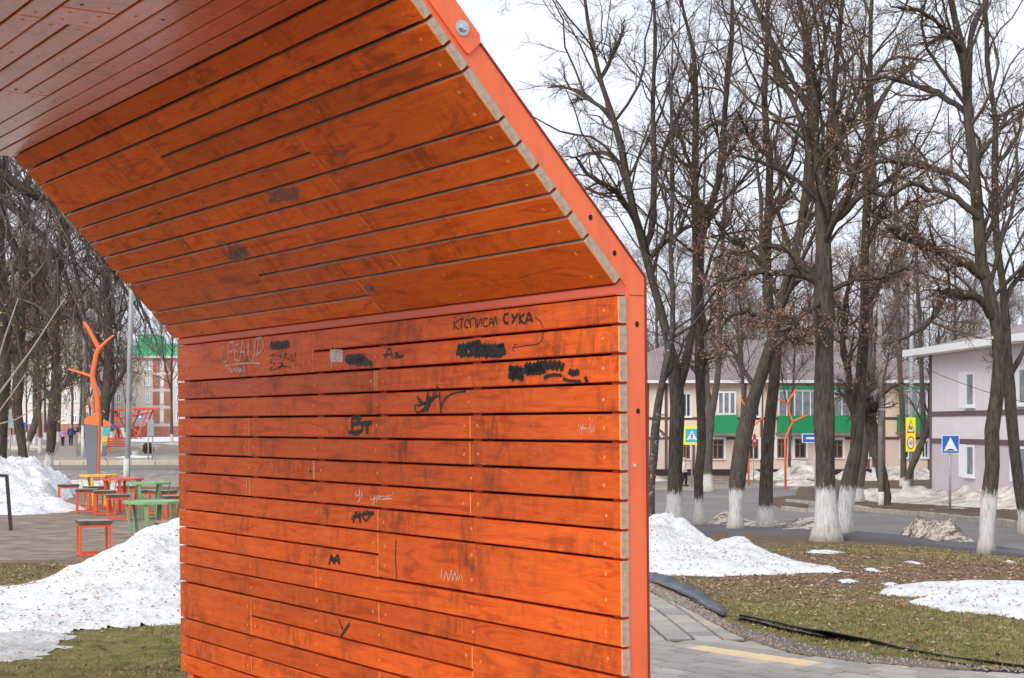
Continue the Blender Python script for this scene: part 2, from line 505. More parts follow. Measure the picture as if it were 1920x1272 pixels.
M['plinth'] = simple('dark_plinth', (.040, .022, .022), .8, .15)
M['lilac'] = simple('lilac_render', (.72, .655, .685), .85, .05, 1)
M['lilac_dark'] = simple('mauve_render', (.55, .475, .51), .85, .05, 1)
M['mauve_trim'] = simple('mauve_trim', (.13, .085, .09), .8, .08)
M['glass'] = simple('dark_window_glass', (.035, .042, .05), .08, .3, 2)
M['glass_pale'] = simple('pale_curtained_glass', (.20, .24, .25), .12, .35, 2)
M['brown_frame'] = simple('brown_wood_frame', (.27, .13, .055), .6, .15)
M['green_panel'] = simple('green_balcony_sheet', (.01, .27, .10), .5, .04)
M['green_roof'] = simple('green_roof_sheet', (.015, .40, .17), .5, .06)
M['cream'] = simple('cream_wall', (.66, .59, .53), .85, .07, .3)
M['brick'] = simple('red_brick_wall', (.40, .17, .12), .85, .18, 2)
def roof_mat():
    m, t, b = newmat('ribbed_brown_roof')
    c = coords(t)
    w = N(t, 'ShaderNodeTexWave', wave_type='BANDS', bands_direction='X', i_Scale=1.6)
    t.links.new(c, w.inputs['Vector'])
    f = noise(t, c, .5, 4)
    col = ramp(t, f, [(.3, (.225, .172, .172)), (.7, (.30, .24, .24))])
    col = mix(t, 1, col, ramp(t, w.outputs['Fac'], [(.1, (.8, .8, .8)), (.5, (1.05, 1.05, 1.05))]), 'MULTIPLY')
    t.links.new(col, b.inputs['Base Color'])
    b.inputs['Roughness'].default_value = .6
    bump(t, b, w.outputs['Fac'], .5, .05)
    return m
M['roof'] = roof_mat()
M['coat_blue'] = simple('navy_coat', (.03, .055, .13), .8, .2)
M['coat_lilac'] = simple('lilac_coat', (.40, .20, .42), .8, .2)
M['coat_white'] = simple('cream_jacket', (.66, .60, .53), .8, .1)
M['trousers'] = simple('black_trousers', (.014, .014, .018), .8, .2)
M['skin'] = simple('skin', (.55, .34, .26), .6, .06)
M['hat_grey'] = simple('pale_knit_hat', (.42, .40, .38), .9, .1)
M['hat_pink'] = simple('pink_knit_hat', (.55, .28, .34), .9, .1)
M['hair'] = simple('dark_hair', (.035, .025, .02), .7, .2)
M['car'] = simple('black_car_paint', (.015, .016, .018), .2, .1)
M['tyre'] = simple('tyre_rubber', (.015, .015, .015), .9, .1)
M['planter'] = simple('pale_planter', (.55, .56, .58), .8, .06)
M['evergreen'] = simple('shrub_leaf', (.10, .085, .03), .8, .5, 12)
M['cable'] = simple('black_cable', (.02, .02, .02), .7, .1)

# ------------------------------------------------------------------ the ground and the sheets on it
def axis(vals, steps):
    out = []
    for (a, b), s in zip(zip(vals, vals[1:]), steps):
        out += list(np.arange(a, b - 1e-6, s))
    return np.array(out + [vals[-1]])
gx = axis([-1500, -300, -80, -30, -6, 12, 40, 90, 300, 1500], [300, 22, 3, .8, .35, .7, 2.5, 21, 300])
gy = axis([-300, -20, 0, 8, 32, 64, 130, 300, 900, 3000], [70, 5, 1, .3, .7, 2.2, 17, 150, 700])
GX, GY = np.meshgrid(gx, gy)
GZ = g(GX, GY)
near = (GY > 8) & (GY < 32)
GZ = GZ + np.where(near, (fbm(GX * 1.3, GY * 1.3, 3) - .45) * .035, 0)
nx, ny = len(gx), len(gy)
idx = np.arange(nx * ny).reshape(ny, nx)
Q = np.stack([idx[:-1, :-1], idx[:-1, 1:], idx[1:, 1:], idx[1:, :-1]], -1).reshape(-1, 4)
o = link('ground', np_mesh('ground', np.stack([GX, GY, GZ], -1), Q, mats=[M['ground']], smooth=True))
tag(o, 'winter lawn and bare leaf strewn earth round the shelter and down to the street', kind='structure')

def resample(P, n):
    P = np.asarray([(p[0], p[1]) for p in P], float)
    d = np.r_[0, np.cumsum(np.hypot(*np.diff(P, axis=0).T))]
    t = np.linspace(0, d[-1], n)
    return np.stack([np.interp(t, d, P[:, 0]), np.interp(t, d, P[:, 1])], -1)
def loft(name, A, B, n, rows, off, mat, label=None, kind='structure', noise_=0):
    a, b = resample(A, n), resample(B, n)
    rows += 2
    k = np.r_[0, np.linspace(.002, .998, rows - 2), 1][:, None, None]
    P = a[None] * (1 - k) + b[None] * k
    Z = g(P[..., 0], P[..., 1]) + off
    Z[0] -= off + .06; Z[-1] -= off + .06
    Z[:, 0] -= off + .06; Z[:, -1] -= off + .06
    i = np.arange(n * rows).reshape(rows, n)
    Qs = np.stack([i[:-1, :-1], i[:-1, 1:], i[1:, 1:], i[1:, :-1]], -1).reshape(-1, 4)
    o = link(name, np_mesh(name, np.concatenate([P, Z[..., None]], -1), Qs, mats=[mat], smooth=True))
    if label or kind: tag(o, label, kind=kind)
    return o
def gh(*pts): return [hit(*p) for p in pts]
# the street on the right
road = loft('road', gh((1100, 990), (1217, 990), (1395, 997), (1550, 1009), (1690, 1019), (1850, 1037), (1960, 1053), (2100, 1072)),
     gh((1100, 918), (1217, 921), (1330, 922), (1440, 919), (1560, 916), (1760, 932), (1900, 950), (2100, 975)), 90, 26, .045, M['asphalt'],
     'grey asphalt street bending past the trees on the right')
loft('path', gh((1100, 1002), (1217, 1002), (1395, 1003), (1550, 1011), (1690, 1021), (1850, 1039), (1960, 1055), (2100, 1074)),
     gh((1100, 988), (1217, 986), (1395, 990), (1480, 992), (1600, 1001), (1690, 1009), (1850, 1027), (2100, 1062)), 90, 5, .06, M['asphalt_path'],
     'darker asphalt strip along the near edge of the street')
loft('verge', gh((1480, 944), (1600, 956), (1750, 973), (1860, 986), (1960, 1000), (2120, 1023)),
     gh((1490, 903), (1600, 900), (1750, 899), (1860, 905), (1960, 914), (2120, 930)), 60, 16, .10, M['dirt'],
     'muddy verge between the kerb and the houses')
loft('traffic_island', gh((1438, 944), (1470, 958), (1500, 962), (1532, 962)), gh((1440, 936), (1470, 934), (1500, 932), (1532, 931)), 20, 6, .09, M['dirt'],
     'small muddy island at the street bend')
loft('footway', gh((1100, 921), (1217, 921), (1330, 922), (1440, 919), (1560, 915)), gh((1100, 911), (1217, 911), (1330, 911), (1440, 908), (1560, 904)), 40, 6, .11, M['walk'],
     'pale footway in front of the beige house')
loft('house_verge', gh((1100, 910), (1217, 910), (1330, 910), (1440, 907), (1560, 903), (1760, 900)), gh((1100, 893), (1217, 893), (1330, 893), (1440, 893), (1560, 893), (1760, 893)), 50, 8, .08, M['litter'],
     'dirty snow strewn strip along the foot of the beige house')
# the street and square on the left
loft('square', [(-22, 41.5), (0, 41.5)], [(-22, 56.8), (3, 56.8)], 30, 14, .02, M['square'], 'speckled paved square between deck and street')
loft('road', [(-40, 57), (4.5, 57)], [(-40, 63.8), (6, 63.8)], 40, 10, .03, M['asphalt'], 'narrow grey street beyond the paved square')
loft('pavement', [(-40, 64.4), (4, 64.4)], [(-40, 80), (4, 80)], 40, 12, .09, M['square'], 'brick toned pavement on the far side of the street')
loft('verge', [(-70, 80.1), (2, 80.1)], [(-160, 205), (2, 205)], 40, 34, .06, M['litter'], 'leaf and snow strewn ground under the far trees')
loft('footpath', gh((96, 862), (150, 862)), gh((128, 812), (142, 812)), 12, 30, .12, M['walk'], 'grey footpath running away under the far trees')
def kerb(name, label, line, n, h, w, mat, gap=.012, group=None):
    root = empty(name, label=label); root['kind'] = 'structure'
    P = resample(line, n + 1)
    for i in range(n):
        a, b = P[i], P[i + 1]
        za, zb = gz(*a), gz(*b)
        d = Vector((b[0] - a[0], b[1] - a[1], 0)).normalized() * gap
        mb = MB()
        jz = random.uniform(-.012, .012)
        mb.bar(Vector((a[0], a[1], za + h / 2 - .05 + jz)) + d, Vector((b[0], b[1], zb + h / 2 - .05 + jz)) - d, w, h + .1)
        mb.build('kerb_stone', mat, root)
    return root
kerb('kerb', 'pale concrete kerb along the muddy verge on the right', gh((1476, 945), (1600, 957), (1750, 974), (1860, 987), (1960, 1001), (2120, 1024)), 42, .2, .2, M['kerb'])
kerb('kerb', 'short kerb at the edge of the muddy island', gh((1470, 959), (1500, 963), (1532, 964)), 5, .2, .25, M['kerb'])
kerb('kerb', 'cream kerb on the far side of the left street', [(-40, 64.1), (-14, 64.1)], 26, .22, .5, M['kerb_far'])

# paving beside the shelter: bed sheet, then single pavers
loft('paving_bed', [(-6, -4), (6.5, -4)], gh((960, 1100), (1217, 1108), (1290, 1142), (1380, 1190), (1480, 1225), (1640, 1245), (1760, 1254), (1920, 1262), (2300, 1285)), 60, 40, .010, M['paver_bed'],
     'sandy bed of the block paving at the shelter foot')
edge_px = [(900, 1075), (1150, 1085), (1217, 1110), (1290, 1144), (1380, 1192), (1480, 1227), (1640, 1247), (1760, 1256), (1920, 1264), (2300, 1287)]
edge = np.array([(p.x, p.y) for p in gh(*edge_px)])
def inside_paving(x, y, m=0.0):
    return y < np.interp(x, edge[:, 0], edge[:, 1]) - m
pav = empty('pavement', label='grey block paving with cream guide blocks in front of the shelter'); pav['kind'] = 'structure'
LP, WP, GP, TOP = .30, .2, .024, .034
PK = (EYE - TOP) / EYE                     # the block tops stand above the bed
edge = edge * PK
def clip_poly(P, a, b):
    """keep the part of polygon P on the near (paving) side of the line a-b"""
    n = (a[1] - b[1], b[0] - a[0])
    if n[1] > 0: n = (-n[0], -n[1])
    d = [(p[0] - a[0]) * n[0] + (p[1] - a[1]) * n[1] for p in P]
    out = []
    for i in range(len(P)):
        k = (i + 1) % len(P)
        if d[i] >= 0: out.append(P[i])
        if (d[i] >= 0) != (d[k] >= 0):
            t = d[i] / (d[i] - d[k]); out.append((P[i][0] + (P[k][0] - P[i][0]) * t, P[i][1] + (P[k][1] - P[i][1]) * t))
    return out
YB = hit(1300, 1203).y * PK                     # the two fields of paving meet here
def field(ang, org, l, w, zone):
    """pavers of one field: (centre, corner polygon, i, j), clipped to the paving edge"""
    u = Vector((math.cos(ang), math.sin(ang))); v = Vector((u.y, -u.x))
    out = []
    for j in range(-70, 70):
        for i in range(-50, 50):
            p = Vector((org.x, org.y)) + u * (i * l + (j % 2) * l * .5) + v * (j * w)
            c = p + u * l / 2 + v * w / 2
            if not zone(c): continue
            P = [tuple(p + u * (GP/2) + v * (GP/2)), tuple(p + u * (l - GP/2) + v * (GP/2)), tuple(p + u * (l - GP/2) + v * (w - GP/2)), tuple(p + u * (GP/2) + v * (w - GP/2))]
            ex = lambda x: (x, float(np.interp(x, edge[:, 0], edge[:, 1])))
            P = clip_poly(P, ex(c.x - .12), ex(c.x + .12))
            if len(P) >= 3: out.append((c, P, i, j))
    return out
org = hit(1318, 1212) * PK
A1 = math.atan2(hit(1318, 1212).y - hit(1545, 1244).y, hit(1318, 1212).x - hit(1545, 1244).x)
cells = field(A1, org, LP, WP, lambda c: 8.7 < c.y < YB and -.02 < c.x / c.y < .40)
cells += field(R(92.1), Vector((hit(1300, 1203).x, YB + .006, 0)), LP, .22, lambda c: YB + .02 < c.y < 17 and -.02 < c.x / c.y < .40)
cells.sort(key=lambda c: c[0].y + abs(c[0].x / c[0].y - .22) * 4)
def paver_from(P, c, zt):
    mb = MB(); k = len(P); b_ = .008
    loc = [(x - c.x, y - c.y) for x, y in P]
    cen = (sum(x for x, _ in loc) / k, sum(y for _, y in loc) / k)
    inn = [(x + (cen[0] - x) * b_ / max(math.hypot(cen[0] - x, cen[1] - y), .01) * 1.4, y + (cen[1] - y) * b_ / max(math.hypot(cen[0] - x, cen[1] - y), .01) * 1.4) for x, y in loc]
    V = [(x, y, -.06) for x, y in loc] + [(x, y, -b_) for x, y in loc] + [(x, y, 0) for x, y in inn]
    Fs = [(r*k + i, r*k + (i+1) % k, (r+1)*k + (i+1) % k, (r+1)*k + i) for r in range(2) for i in range(k)] + [tuple(2*k + i for i in range(k))]
    mb.add(V, Fs)
    return mb
for n_, (c, P, i, j) in enumerate(cells[:296]):
    o = paver_from(P, c, 0).build('paver', M['paver'], pav)
    o.location = (c.x, c.y, gz(c.x, c.y) + TOP + random.uniform(-.003, .003)); o.rotation_euler = (random.uniform(-.005, .005), random.uniform(-.005, .005), 0)
# the guide strip: four cream blocks end to end
u = Vector((math.cos(A1), math.sin(A1))); v = Vector((u.y, -u.x))
e0, e1 = Vector(hit(1545, 1246)[:2]) * PK, Vector(hit(1318, 1214)[:2]) * PK
for q0 in range(4):
    a, b = e0.lerp(e1, q0 / 4), e0.lerp(e1, (q0 + 1) / 4)
    P = [tuple(a + u * .003), tuple(b - u * .003), tuple(b - u * .003 - v * .19), tuple(a + u * .003 - v * .19)]
    c = (a + b) / 2
    o = paver_from(P, c, 0).build('tactile_block', M['tactile'], pav)
    o.location = (c.x, c.y, gz(c.x, c.y) + TOP + .006)
P = [tuple(Vector(hit(*p)[:2])) for p in ((1190, 1140), (1226, 1149), (1228, 1153), (1190, 1145))]
c = Vector((sum(p[0] for p in P) / 4, sum(p[1] for p in P) / 4))
o = paver_from(P, c, 0).build('tactile_block', M['tactile'], pav); o.location = (c.x, c.y, gz(c.x, c.y) + TOP + .005)
rest = MB()
for c, P, i, j in cells[296:] + field(A1, org, LP, WP, lambda c: (0 < c.y <= 8.7 and abs(c.x) < 8) or (8.7 < c.y < 10.5 and -2.5 < c.x / c.y <= -.02 and c.x > -2.0)):
    rest.add([(x, y, gz(x, y) + TOP) for x, y in P], [tuple(range(len(P)))])
tag(rest.build('pavers_beyond', M['paver'], pav, fix=True), kind='stuff')

# ------------------------------------------------------------------ the shelter
YAW, ROL = .9718, -.0123
O_ = Vector((.4149, 5.921, EYE + .5138))
ux = Vector((-math.cos(YAW), math.sin(YAW), 0))
n0 = Vector((-math.sin(YAW), -math.cos(YAW), 0)); w0 = Vector((0, 0, 1))
nn = n0 * math.cos(ROL) + w0 * math.sin(ROL)
ww = w0 * math.cos(ROL) - n0 * math.sin(ROL)
MS = Matrix(((ux.x, nn.x, ww.x, O_.x), (ux.y, nn.y, ww.y, O_.y), (ux.z, nn.z, ww.z, O_.z), (0, 0, 0, 1)))
LEN, PIT, AL, SP, C0, CN = 4.507, .115, .8189, .1132, .036, .0145
shelter = empty('shelter')
shelter.matrix_world = MS
tag(shelter, 'open orange timber shelter of painted planks with marker graffiti in an orange steel frame', 'shelter')
sd = (math.cos(AL), math.sin(AL))                       # slant direction in (n, w)
CEIL = (CN + 13.0 * SP * sd[0], C0 + 13.0 * SP * sd[1])   # crease below the ceiling
planes = {  # origin (n, w), direction along rows (n, w), row pitch, sign of rows
    'wall': ((0, 0), (0, -1), PIT), 'slant': ((CN, C0), sd, SP), 'ceiling': (CEIL, (1, 0), PIT)}
def plane_ab(kind, px, py):
    (n_, w_), (dn, dw), pit = planes[kind]
    o = O_ + nn * n_ + ww * w_
    v = nn * dn + ww * dw
    nrm = ux.cross(v)
    c = Vector((0, 0, EYE)); d = Vector(((px - 960) / F, 1, -(py - HZ) / F))
    t = (o - c).dot(nrm) / d.dot(nrm)
    q = c + d * t - o
    return q.dot(ux), q.dot(v)
def joint(kind, px, py): return plane_ab(kind, px, py)[0]

# per row: list of joints (photo survey), and 'wide' boards two rows high
wall_rows = {}
def wj(r, *pxs):
    c = (r - .5)
    return [joint('wall', px, 675 + 0 * c) for px in pxs]
BOARDS = {'wall': [], 'slant': [], 'ceiling': []}       # (row0, nrows, a0, a1)
def fill(kind, nrows, joints, wides):
    """joints: {row: [a..]}; wides: [(row, a0, a1)] boards covering row and row+1"""
    for r in range(1, nrows + 1):
        cuts = sorted([0, LEN] + joints.get(r, []))
        for a0, a1 in zip(cuts, cuts[1:]):
            if a1 - a0 < .02: continue
            mid = (a0 + a1) / 2
            if any(r == wr and w0_ - .03 <= mid <= w1_ + .03 for wr, w0_, w1_ in wides): BOARDS[kind].append((r, 2, a0, a1))
            elif any(r == wr + 1 and w0_ - .03 <= mid <= w1_ + .03 for wr, w0_, w1_ in wides): continue
            else: BOARDS[kind].append((r, 1, a0, a1))
A = lambda px, py=778: joint('wall', px, py)
j463, j587, j705, j880 = A(466), A(589), A(706), A(881)
fill('wall', 18, {1: [j587], 2: [j587], 3: [j705], 5: [j463, j880], 6: [j463, j880], 7: [j587], 8: [j463, j880], 9: [j705], 10: [j705], 11: [j705],
                  12: [j587], 13: [j705], 14: [j463, j880], 15: [j463, j880], 16: [j705], 17: [j463], 18: [j587, j880]},
     [(1, j587, LEN), (10, 0, j705), (14, j463, LEN), (14, 0, j880)])
Sj = lambda px, py: joint('slant', px, py)
s1 = Sj(690, 553); s3 = Sj(742, 490); s34 = Sj(484, 518); s6 = Sj(354, 457); s6b = Sj(570, 405); s7 = Sj(394, 408); s7b = Sj(625, 343)
s8 = Sj(303, 395); s9 = Sj(338, 344); s10 = Sj(297, 293); s8b = Sj(597, 305); s9b = Sj(563, 270); s11 = Sj(500, 183); s12 = Sj(470, 146); s13 = Sj(361, 147); s5 = Sj(684, 417); s4 = Sj(712, 452)
fill('slant', 13, {1: [s1], 2: [s1], 3: [s3, s34], 4: [s4, s34], 5: [s5], 6: [s6, s6b], 7: [s7, s7b], 8: [s8, s8b], 9: [s9, s8b], 10: [s10], 11: [s10, s11], 12: [s12], 13: [s13]},
     [(1, 0, s1), (3, s34, LEN), (8, 0, s8b), (10, s10, LEN)])
Cj = lambda px, py: joint('ceiling', px, py)
c2 = Cj(270, 125); c3 = Cj(105, 185); c45 = Cj(20, 172); c6 = Cj(142, 48); c8 = Cj(35, 28); c7 = Cj(126, 44)
fill('ceiling', 22, {2: [c2], 3: [c3], 4: [c45], 5: [c45], 6: [c6, 1.1], 7: [c7], 8: [c8], 9: [2.2, .8], 10: [1.5, 3.1], 11: [2.2], 12: [.8, 3.1], 13: [1.5], 14: [2.2, 3.8], 15: [.8], 16: [3.1], 17: [1.5],
                     18: [2.2], 19: [.8, 3.1], 20: [1.5], 21: [2.2], 22: [3.1, .8]},
     [(4, c45, LEN), (6, 0, c6)])

def plank_mesh(L, H, T=.040, front=True):
    c = .0035
    prof = [(-T, 0), (-T, H), (-c, H), (0, H - c), (0, c), (-c, 0)]      # (n, row direction)
    n = len(prof)
    e = .0038                                   # the board ends are eased too, and worn bright there
    V = [(e if i in (3, 4) else 0, a, b) for i, (a, b) in enumerate(prof)] + [(L - e if i in (3, 4) else L, a, b) for i, (a, b) in enumerate(prof)]
    mb = MB()
    mb.v = V; mb.f = [(0, 1, 2, 5), (n + 5, n + 2, n + 1, n), (2, 3, 4, 5), (n + 5, n + 4, n + 3, n + 2)]; mb.m = [1, 0, 3, 3]
    for i in range(n):
        k = (i + 1) % n
        mb.f.append((i, k, n + k, n + i)); mb.m.append(2 if i in (1, 5) else 0)
    return mb
sc = MB()
sc.add([(0.0085 * math.cos(a), 0, .0085 * math.sin(a)) for a in np.linspace(0, 2 * math.pi, 11)[:-1]] +
       [(0.0055 * math.cos(a), .0022, .0055 * math.sin(a)) for a in np.linspace(0, 2 * math.pi, 11)[:-1]] + [(0, .0012, 0)],
       [(i, (i + 1) % 10, 10 + (i + 1) % 10, 10 + i) for i in range(10)] + [(10 + i, 10 + (i + 1) % 10, 20) for i in range(10)])
so = sc.build('screw', M['screw'], None); screw_me = so.data; bpy.data.objects.remove(so)
so = sc.build('screw', M['hole'], None); screw_dark = so.data; bpy.data.objects.remove(so)
nscrew = 0
rails = [.10, j880, j705, j587, j463, LEN - .07]
for kind in ('wall', 'slant', 'ceiling'):
    (n_, w_), (dn, dw), pit = planes[kind]
    # board frame: x along the shelter, y outwards to the inside of the room, z along the rows
    zv = Vector((0, dn, dw)); xv = Vector((1, 0, 0))
    yv = {'wall': Vector((0, 1, 0)), 'slant': Vector((0, sd[1], -sd[0])), 'ceiling': Vector((0, 0, -1))}[kind]
    hand = xv.cross(yv).dot(zv)
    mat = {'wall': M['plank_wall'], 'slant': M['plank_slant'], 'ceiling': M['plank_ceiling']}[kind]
    side = mat if kind != 'slant' else M['raw_side']
    for (r, k, a0, a1) in BOARDS[kind]:
        gapw = {'wall': .0105, 'slant': .0145, 'ceiling': .009}[kind]
        e0 = .0 if a0 == 0 else .0015
        e1 = .0 if a1 == LEN else .0015
        L = a1 - a0 - e0 - e1
        H = k * pit - gapw + random.uniform(-.0012, .0012)
        mb = plank_mesh(L, H)
        off = random.uniform(-.0015, .0015)
        b0 = (r - 1) * pit + gapw / 2 + (-.002 if (kind == 'ceiling' and r == 1) else 0)
        if hand < 0:      # mirrored rows: run the local z the other way
            b_org = b0 + H; zdir = -zv
        else:
            b_org = b0; zdir = zv
        loc = Vector((a0 + e0, n_, w_)) + zv * b_org + yv * off
        mat3 = Matrix((xv, yv, zdir)).transposed().to_4x4()
        mat3.translation = loc
        tilt = Matrix.Rotation(random.uniform(-.0006, .0006), 4, 'Y')
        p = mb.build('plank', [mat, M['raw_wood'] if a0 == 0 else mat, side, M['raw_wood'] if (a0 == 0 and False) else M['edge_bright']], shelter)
        p.matrix_local = mat3 @ tilt
        # screws: one per row near both ends and at the rails in between
        xs = [.10 if a0 == 0 else .055] + [q - a0 for q in rails if a0 + .3 < q < a1 - .3] + [L - .06]
        for xq in xs:
            for kk in range(k):
                if nscrew >= 300: break
                if kind == 'ceiling' and r > 9: break
                z = H * (.5 if k == 1 else (.25 if kk == 0 else .75)) + random.uniform(-.008, .008)
                o = link('screw', screw_me if random.random() < .975 else screw_dark, p, Vector((xq + random.uniform(-.008, .008), 0, z)))
                nscrew += 1

# steel frame: band that follows wall, slant and ceiling behind the boards
def offs(d):
    """profile polyline (n, w) at distance d behind the board faces, from the ground to the ceiling end"""
    def line(p, v, nv): return ((p[0] + nv[0] * d, p[1] + nv[1] * d), v)
    L1 = line((0, 0), (0, 1), (-1, 0)); L2 = line((CN, C0), sd, (-sd[1], sd[0])); L3 = line(CEIL, (1, 0), (0, 1))
    def isec(a, b):
        (p, v), (q, u) = a, b
        det = v[0] * -u[1] + u[0] * v[1]
        t = ((q[0] - p[0]) * -u[1] + u[0] * (q[1] - p[1])) / det
        return (p[0] + v[0] * t, p[1] + v[1] * t)
    return [(-d, -2.20), isec(L1, L2), isec(L2, L3), (CEIL[0] + 22 * PIT, CEIL[1] + d)]
DI, DO = .0415, .135
pi_, po = offs(DI), offs(DO)
for a0, a1, nm in ((.006, .10, 'end_frame'), (LEN - .10, LEN - .012, 'end_frame')):
    mb = MB()
    mb.prism(pi_ + po[::-1], 'x', a0, a1)
    mb.build(nm, M['frame'], shelter)
for a in (j880, j705, j587, j463):
    mb = MB(); mb.prism(offs(DI) + offs(.095)[::-1], 'x', a - .035, a + .035)
    mb.build('inner_rib', M['frame_dark'], shelter)
ps, pe = offs(DO + .001), offs(DO + .008)
mb = MB(); mb.prism(ps + pe[::-1], 'x', .001, LEN - .005)
mb.build('outer_cladding', M['rim'], shelter)
mb = MB()
mb.prism([(-.0405, .001), (.002, .001), (.006, .007), (.008, .036), (-.030, .071), (-.0405, .071)], 'x', .010, LEN - .02)
mb.build('corner_channel', M['frame_dark'], shelter)
# marks on the near frame face (a = .006): joint seams, holes, bolt
def frame_pt(px, py, da=0):
    o = O_ + ux * (.006 - da); c = Vector((0, 0, EYE)); d = Vector(((px - 960) / F, 1, -(py - HZ) / F))
    t = (o - c).dot(ux) / d.dot(ux)
    q = c + d * t - O_
    return Vector((.006 - da, q.dot(nn), q.dot(ww)))
for px, py in ((1107, 408), (1152, 475), (1194, 608), (1196, 771)):
    p = frame_pt(px, py)
    mb = MB(); mb.prism([(p.y + .0085 * math.cos(a), p.z + .011 * math.sin(a)) for a in np.linspace(0, 6.283, 15)[:-1]], 'x', .0035, .0062)
    mb.build('bolt_hole', M['hole'], shelter)
p = frame_pt(1189, 873)
mb = MB(); mb.prism([(p.y + .008 * math.cos(a), p.z + .007 * math.sin(a) + .002 * math.sin(3 * a)) for a in np.linspace(0, 6.283, 13)[:-1]], 'x', .0035, .0062)
mb.build('paint_chip', M['chalk_white'], shelter)
a_, b_ = frame_pt(1178, 553), frame_pt(1210, 555)
mb = MB(); mb.bar(Vector((.0058, a_.y - .006, a_.z)), Vector((.0058, po[1][0] + .001, b_.z)), .0022, .0025, up=(0, 0, 1)); mb.build('frame_seam', M['rim'], shelter)
# joint plate and its bolt at the upper end of the slant
bp = frame_pt(864, 54)
tn = Vector((0, sd[0], sd[1])); nv = Vector((0, -sd[1], sd[0]))
cen = Vector((.006, bp.y, bp.z))
def pl(s, t, x): q = cen + tn * s + nv * t; return (x, q.y, q.z)
SL = 13 * SP + .02 - ((bp.y - CN) * sd[0] + (bp.z - C0) * sd[1])
dpl = [(-.085, -.040), (-.085, .030), (-.06, .047), (SL, .047), (SL, -.047), (-.075, -.047)]
mb = MB()
V = [pl(s, t, .0055) for s, t in dpl] + [pl(s, t, -.004) for s, t in dpl]
k = len(dpl)
mb.add(V, [tuple(range(k)), tuple(range(k, 2 * k))[::-1]] + [(i, (i + 1) % k, k + (i + 1) % k, k + i) for i in range(k)])
jp = mb.build('joint_plate', M['frame'], shelter)
mb = MB()
def ring(r, x, n=20): return [pl(r * math.cos(a), r * math.sin(a), x) for a in np.linspace(0, 2 * math.pi, n + 1)[:-1]]
V = ring(.029, -.004) + ring(.029, -.0075) + ring(.016, -.0085)
mb.add(V, [(i, (i + 1) % 20, 20 + (i + 1) % 20, 20 + i) for i in range(20)] + [(20 + i, 20 + (i + 1) % 20, 40 + (i + 1) % 20, 40 + i) for i in range(20)] + [tuple(40 + i for i in range(20))])
mb.build('washer', M['steel'], jp)
mb = MB()
V = ring(.0165, -.008, 6) + ring(.0165, -.019, 6) + ring(.012, -.021, 6)
mb.add(V, [(i, (i + 1) % 6, 6 + (i + 1) % 6, 6 + i) for i in range(6)] + [(6 + i, 6 + (i + 1) % 6, 12 + (i + 1) % 6, 12 + i) for i in range(6)] + [tuple(12 + i for i in range(6))])
mb.build('bolt', M['steel'], jp)
# fascia at the ceiling's open edge
mb = MB(); nE = CEIL[0] + 22 * PIT
mb.box(.01, LEN - .01, nE + .001, nE + .03, CEIL[1] - .03, CEIL[1] + .14); mb.build('fascia', M['frame'], shelter)

# ------------------------------------------------------------------ graffiti: ribbons of paint lying on the boards
def stroke_part(name, strokes, mat, kind='wall', jit=0.0, label=None):
    """strokes: list of (points in photo px, width in photo px)"""
    (n_, w_), (dn, dw), pit = planes[kind]
    yv = {'wall': Vector((0, 1, 0)), 'slant': Vector((0, sd[1], -sd[0]))}[kind]
    zv = Vector((0, dn, dw))
    V, Fs = [], []
    lift = .0022
    def seam(a, b):      # no paint over an open joint between boards
        r = round(b / pit)
        if abs(b / pit - r) * pit > .0065: return False
        return not any(rr <= r and rr + k - 1 > r and x0 <= a <= x1 for rr, k, x0, x1 in BOARDS[kind] if k == 2)
    for P, wd in strokes:
        ab = [plane_ab(kind, *p) for p in P]
        # smooth through the points
        if len(ab) > 1:
            out = []
            for i in range(len(ab) - 1):
                p0, p1, p2, p3 = ab[max(i-1, 0)], ab[i], ab[i+1], ab[min(i+2, len(ab)-1)]
                for t in (0, .125, .25, .375, .5, .625, .75, .875):
                    out.append(tuple(.5 * (2*p1[q] + (p2[q]-p0[q])*t + (2*p0[q]-5*p1[q]+4*p2[q]-p3[q])*t*t + (3*p1[q]-p0[q]-3*p2[q]+p3[q])*t**3) for q in (0, 1)))
            ab = out + [ab[-1]]
        (x1, y1), (x2, y2) = plane_ab(kind, P[0][0], P[0][1]), plane_ab(kind, P[0][0], P[0][1] + 10)
        s = math.hypot(x2 - x1, y2 - y1) / 10
        hw = wd * s / 2
        base = len(V)
        lift += .00003
        for i, (a, b) in enumerate(ab):
            i0, i1 = max(i-1, 0), min(i+1, len(ab)-1)
            dx, dy = ab[i1][0]-ab[i0][0], ab[i1][1]-ab[i0][1]
            l = math.hypot(dx, dy) or 1
            h = hw * (random.uniform(1 - jit, 1 + jit)) * (.6 if i in (0, len(ab)-1) else 1)
            for sg in (-1, 1):
                q = Vector((a - dy/l*h*sg, n_, w_)) + zv * (b + dx/l*h*sg) + yv * lift
                V.append(q)
        for i in range(len(ab) - 1):
            k = base + 2*i
            if not seam((ab[i][0] + ab[i+1][0]) / 2, (ab[i][1] + ab[i+1][1]) / 2): Fs.append((k, k+1, k+3, k+2))
    me = bpy.data.meshes.new(name); me.from_pydata([tuple(v) for v in V], [], Fs); me.materials.append(mat); me.update()
    o = link(name, me, shelter)
    if label: o['label'] = label
    return o
def crop(sx, ox, oy, *strokes, w=3):
    out = []
    for s in strokes:
        wd = w
        if isinstance(s[0], (int, float)): wd, s = s[0], s[1:]
        out.append(([(ox + x / sx, oy + y / sx) for x, y in s], wd))
    return out
C7 = (2.892, 760, 520); C6 = (3.18, 320, 560); C8 = (2.087, 320, 920); C3 = (3.0, 0, 260)
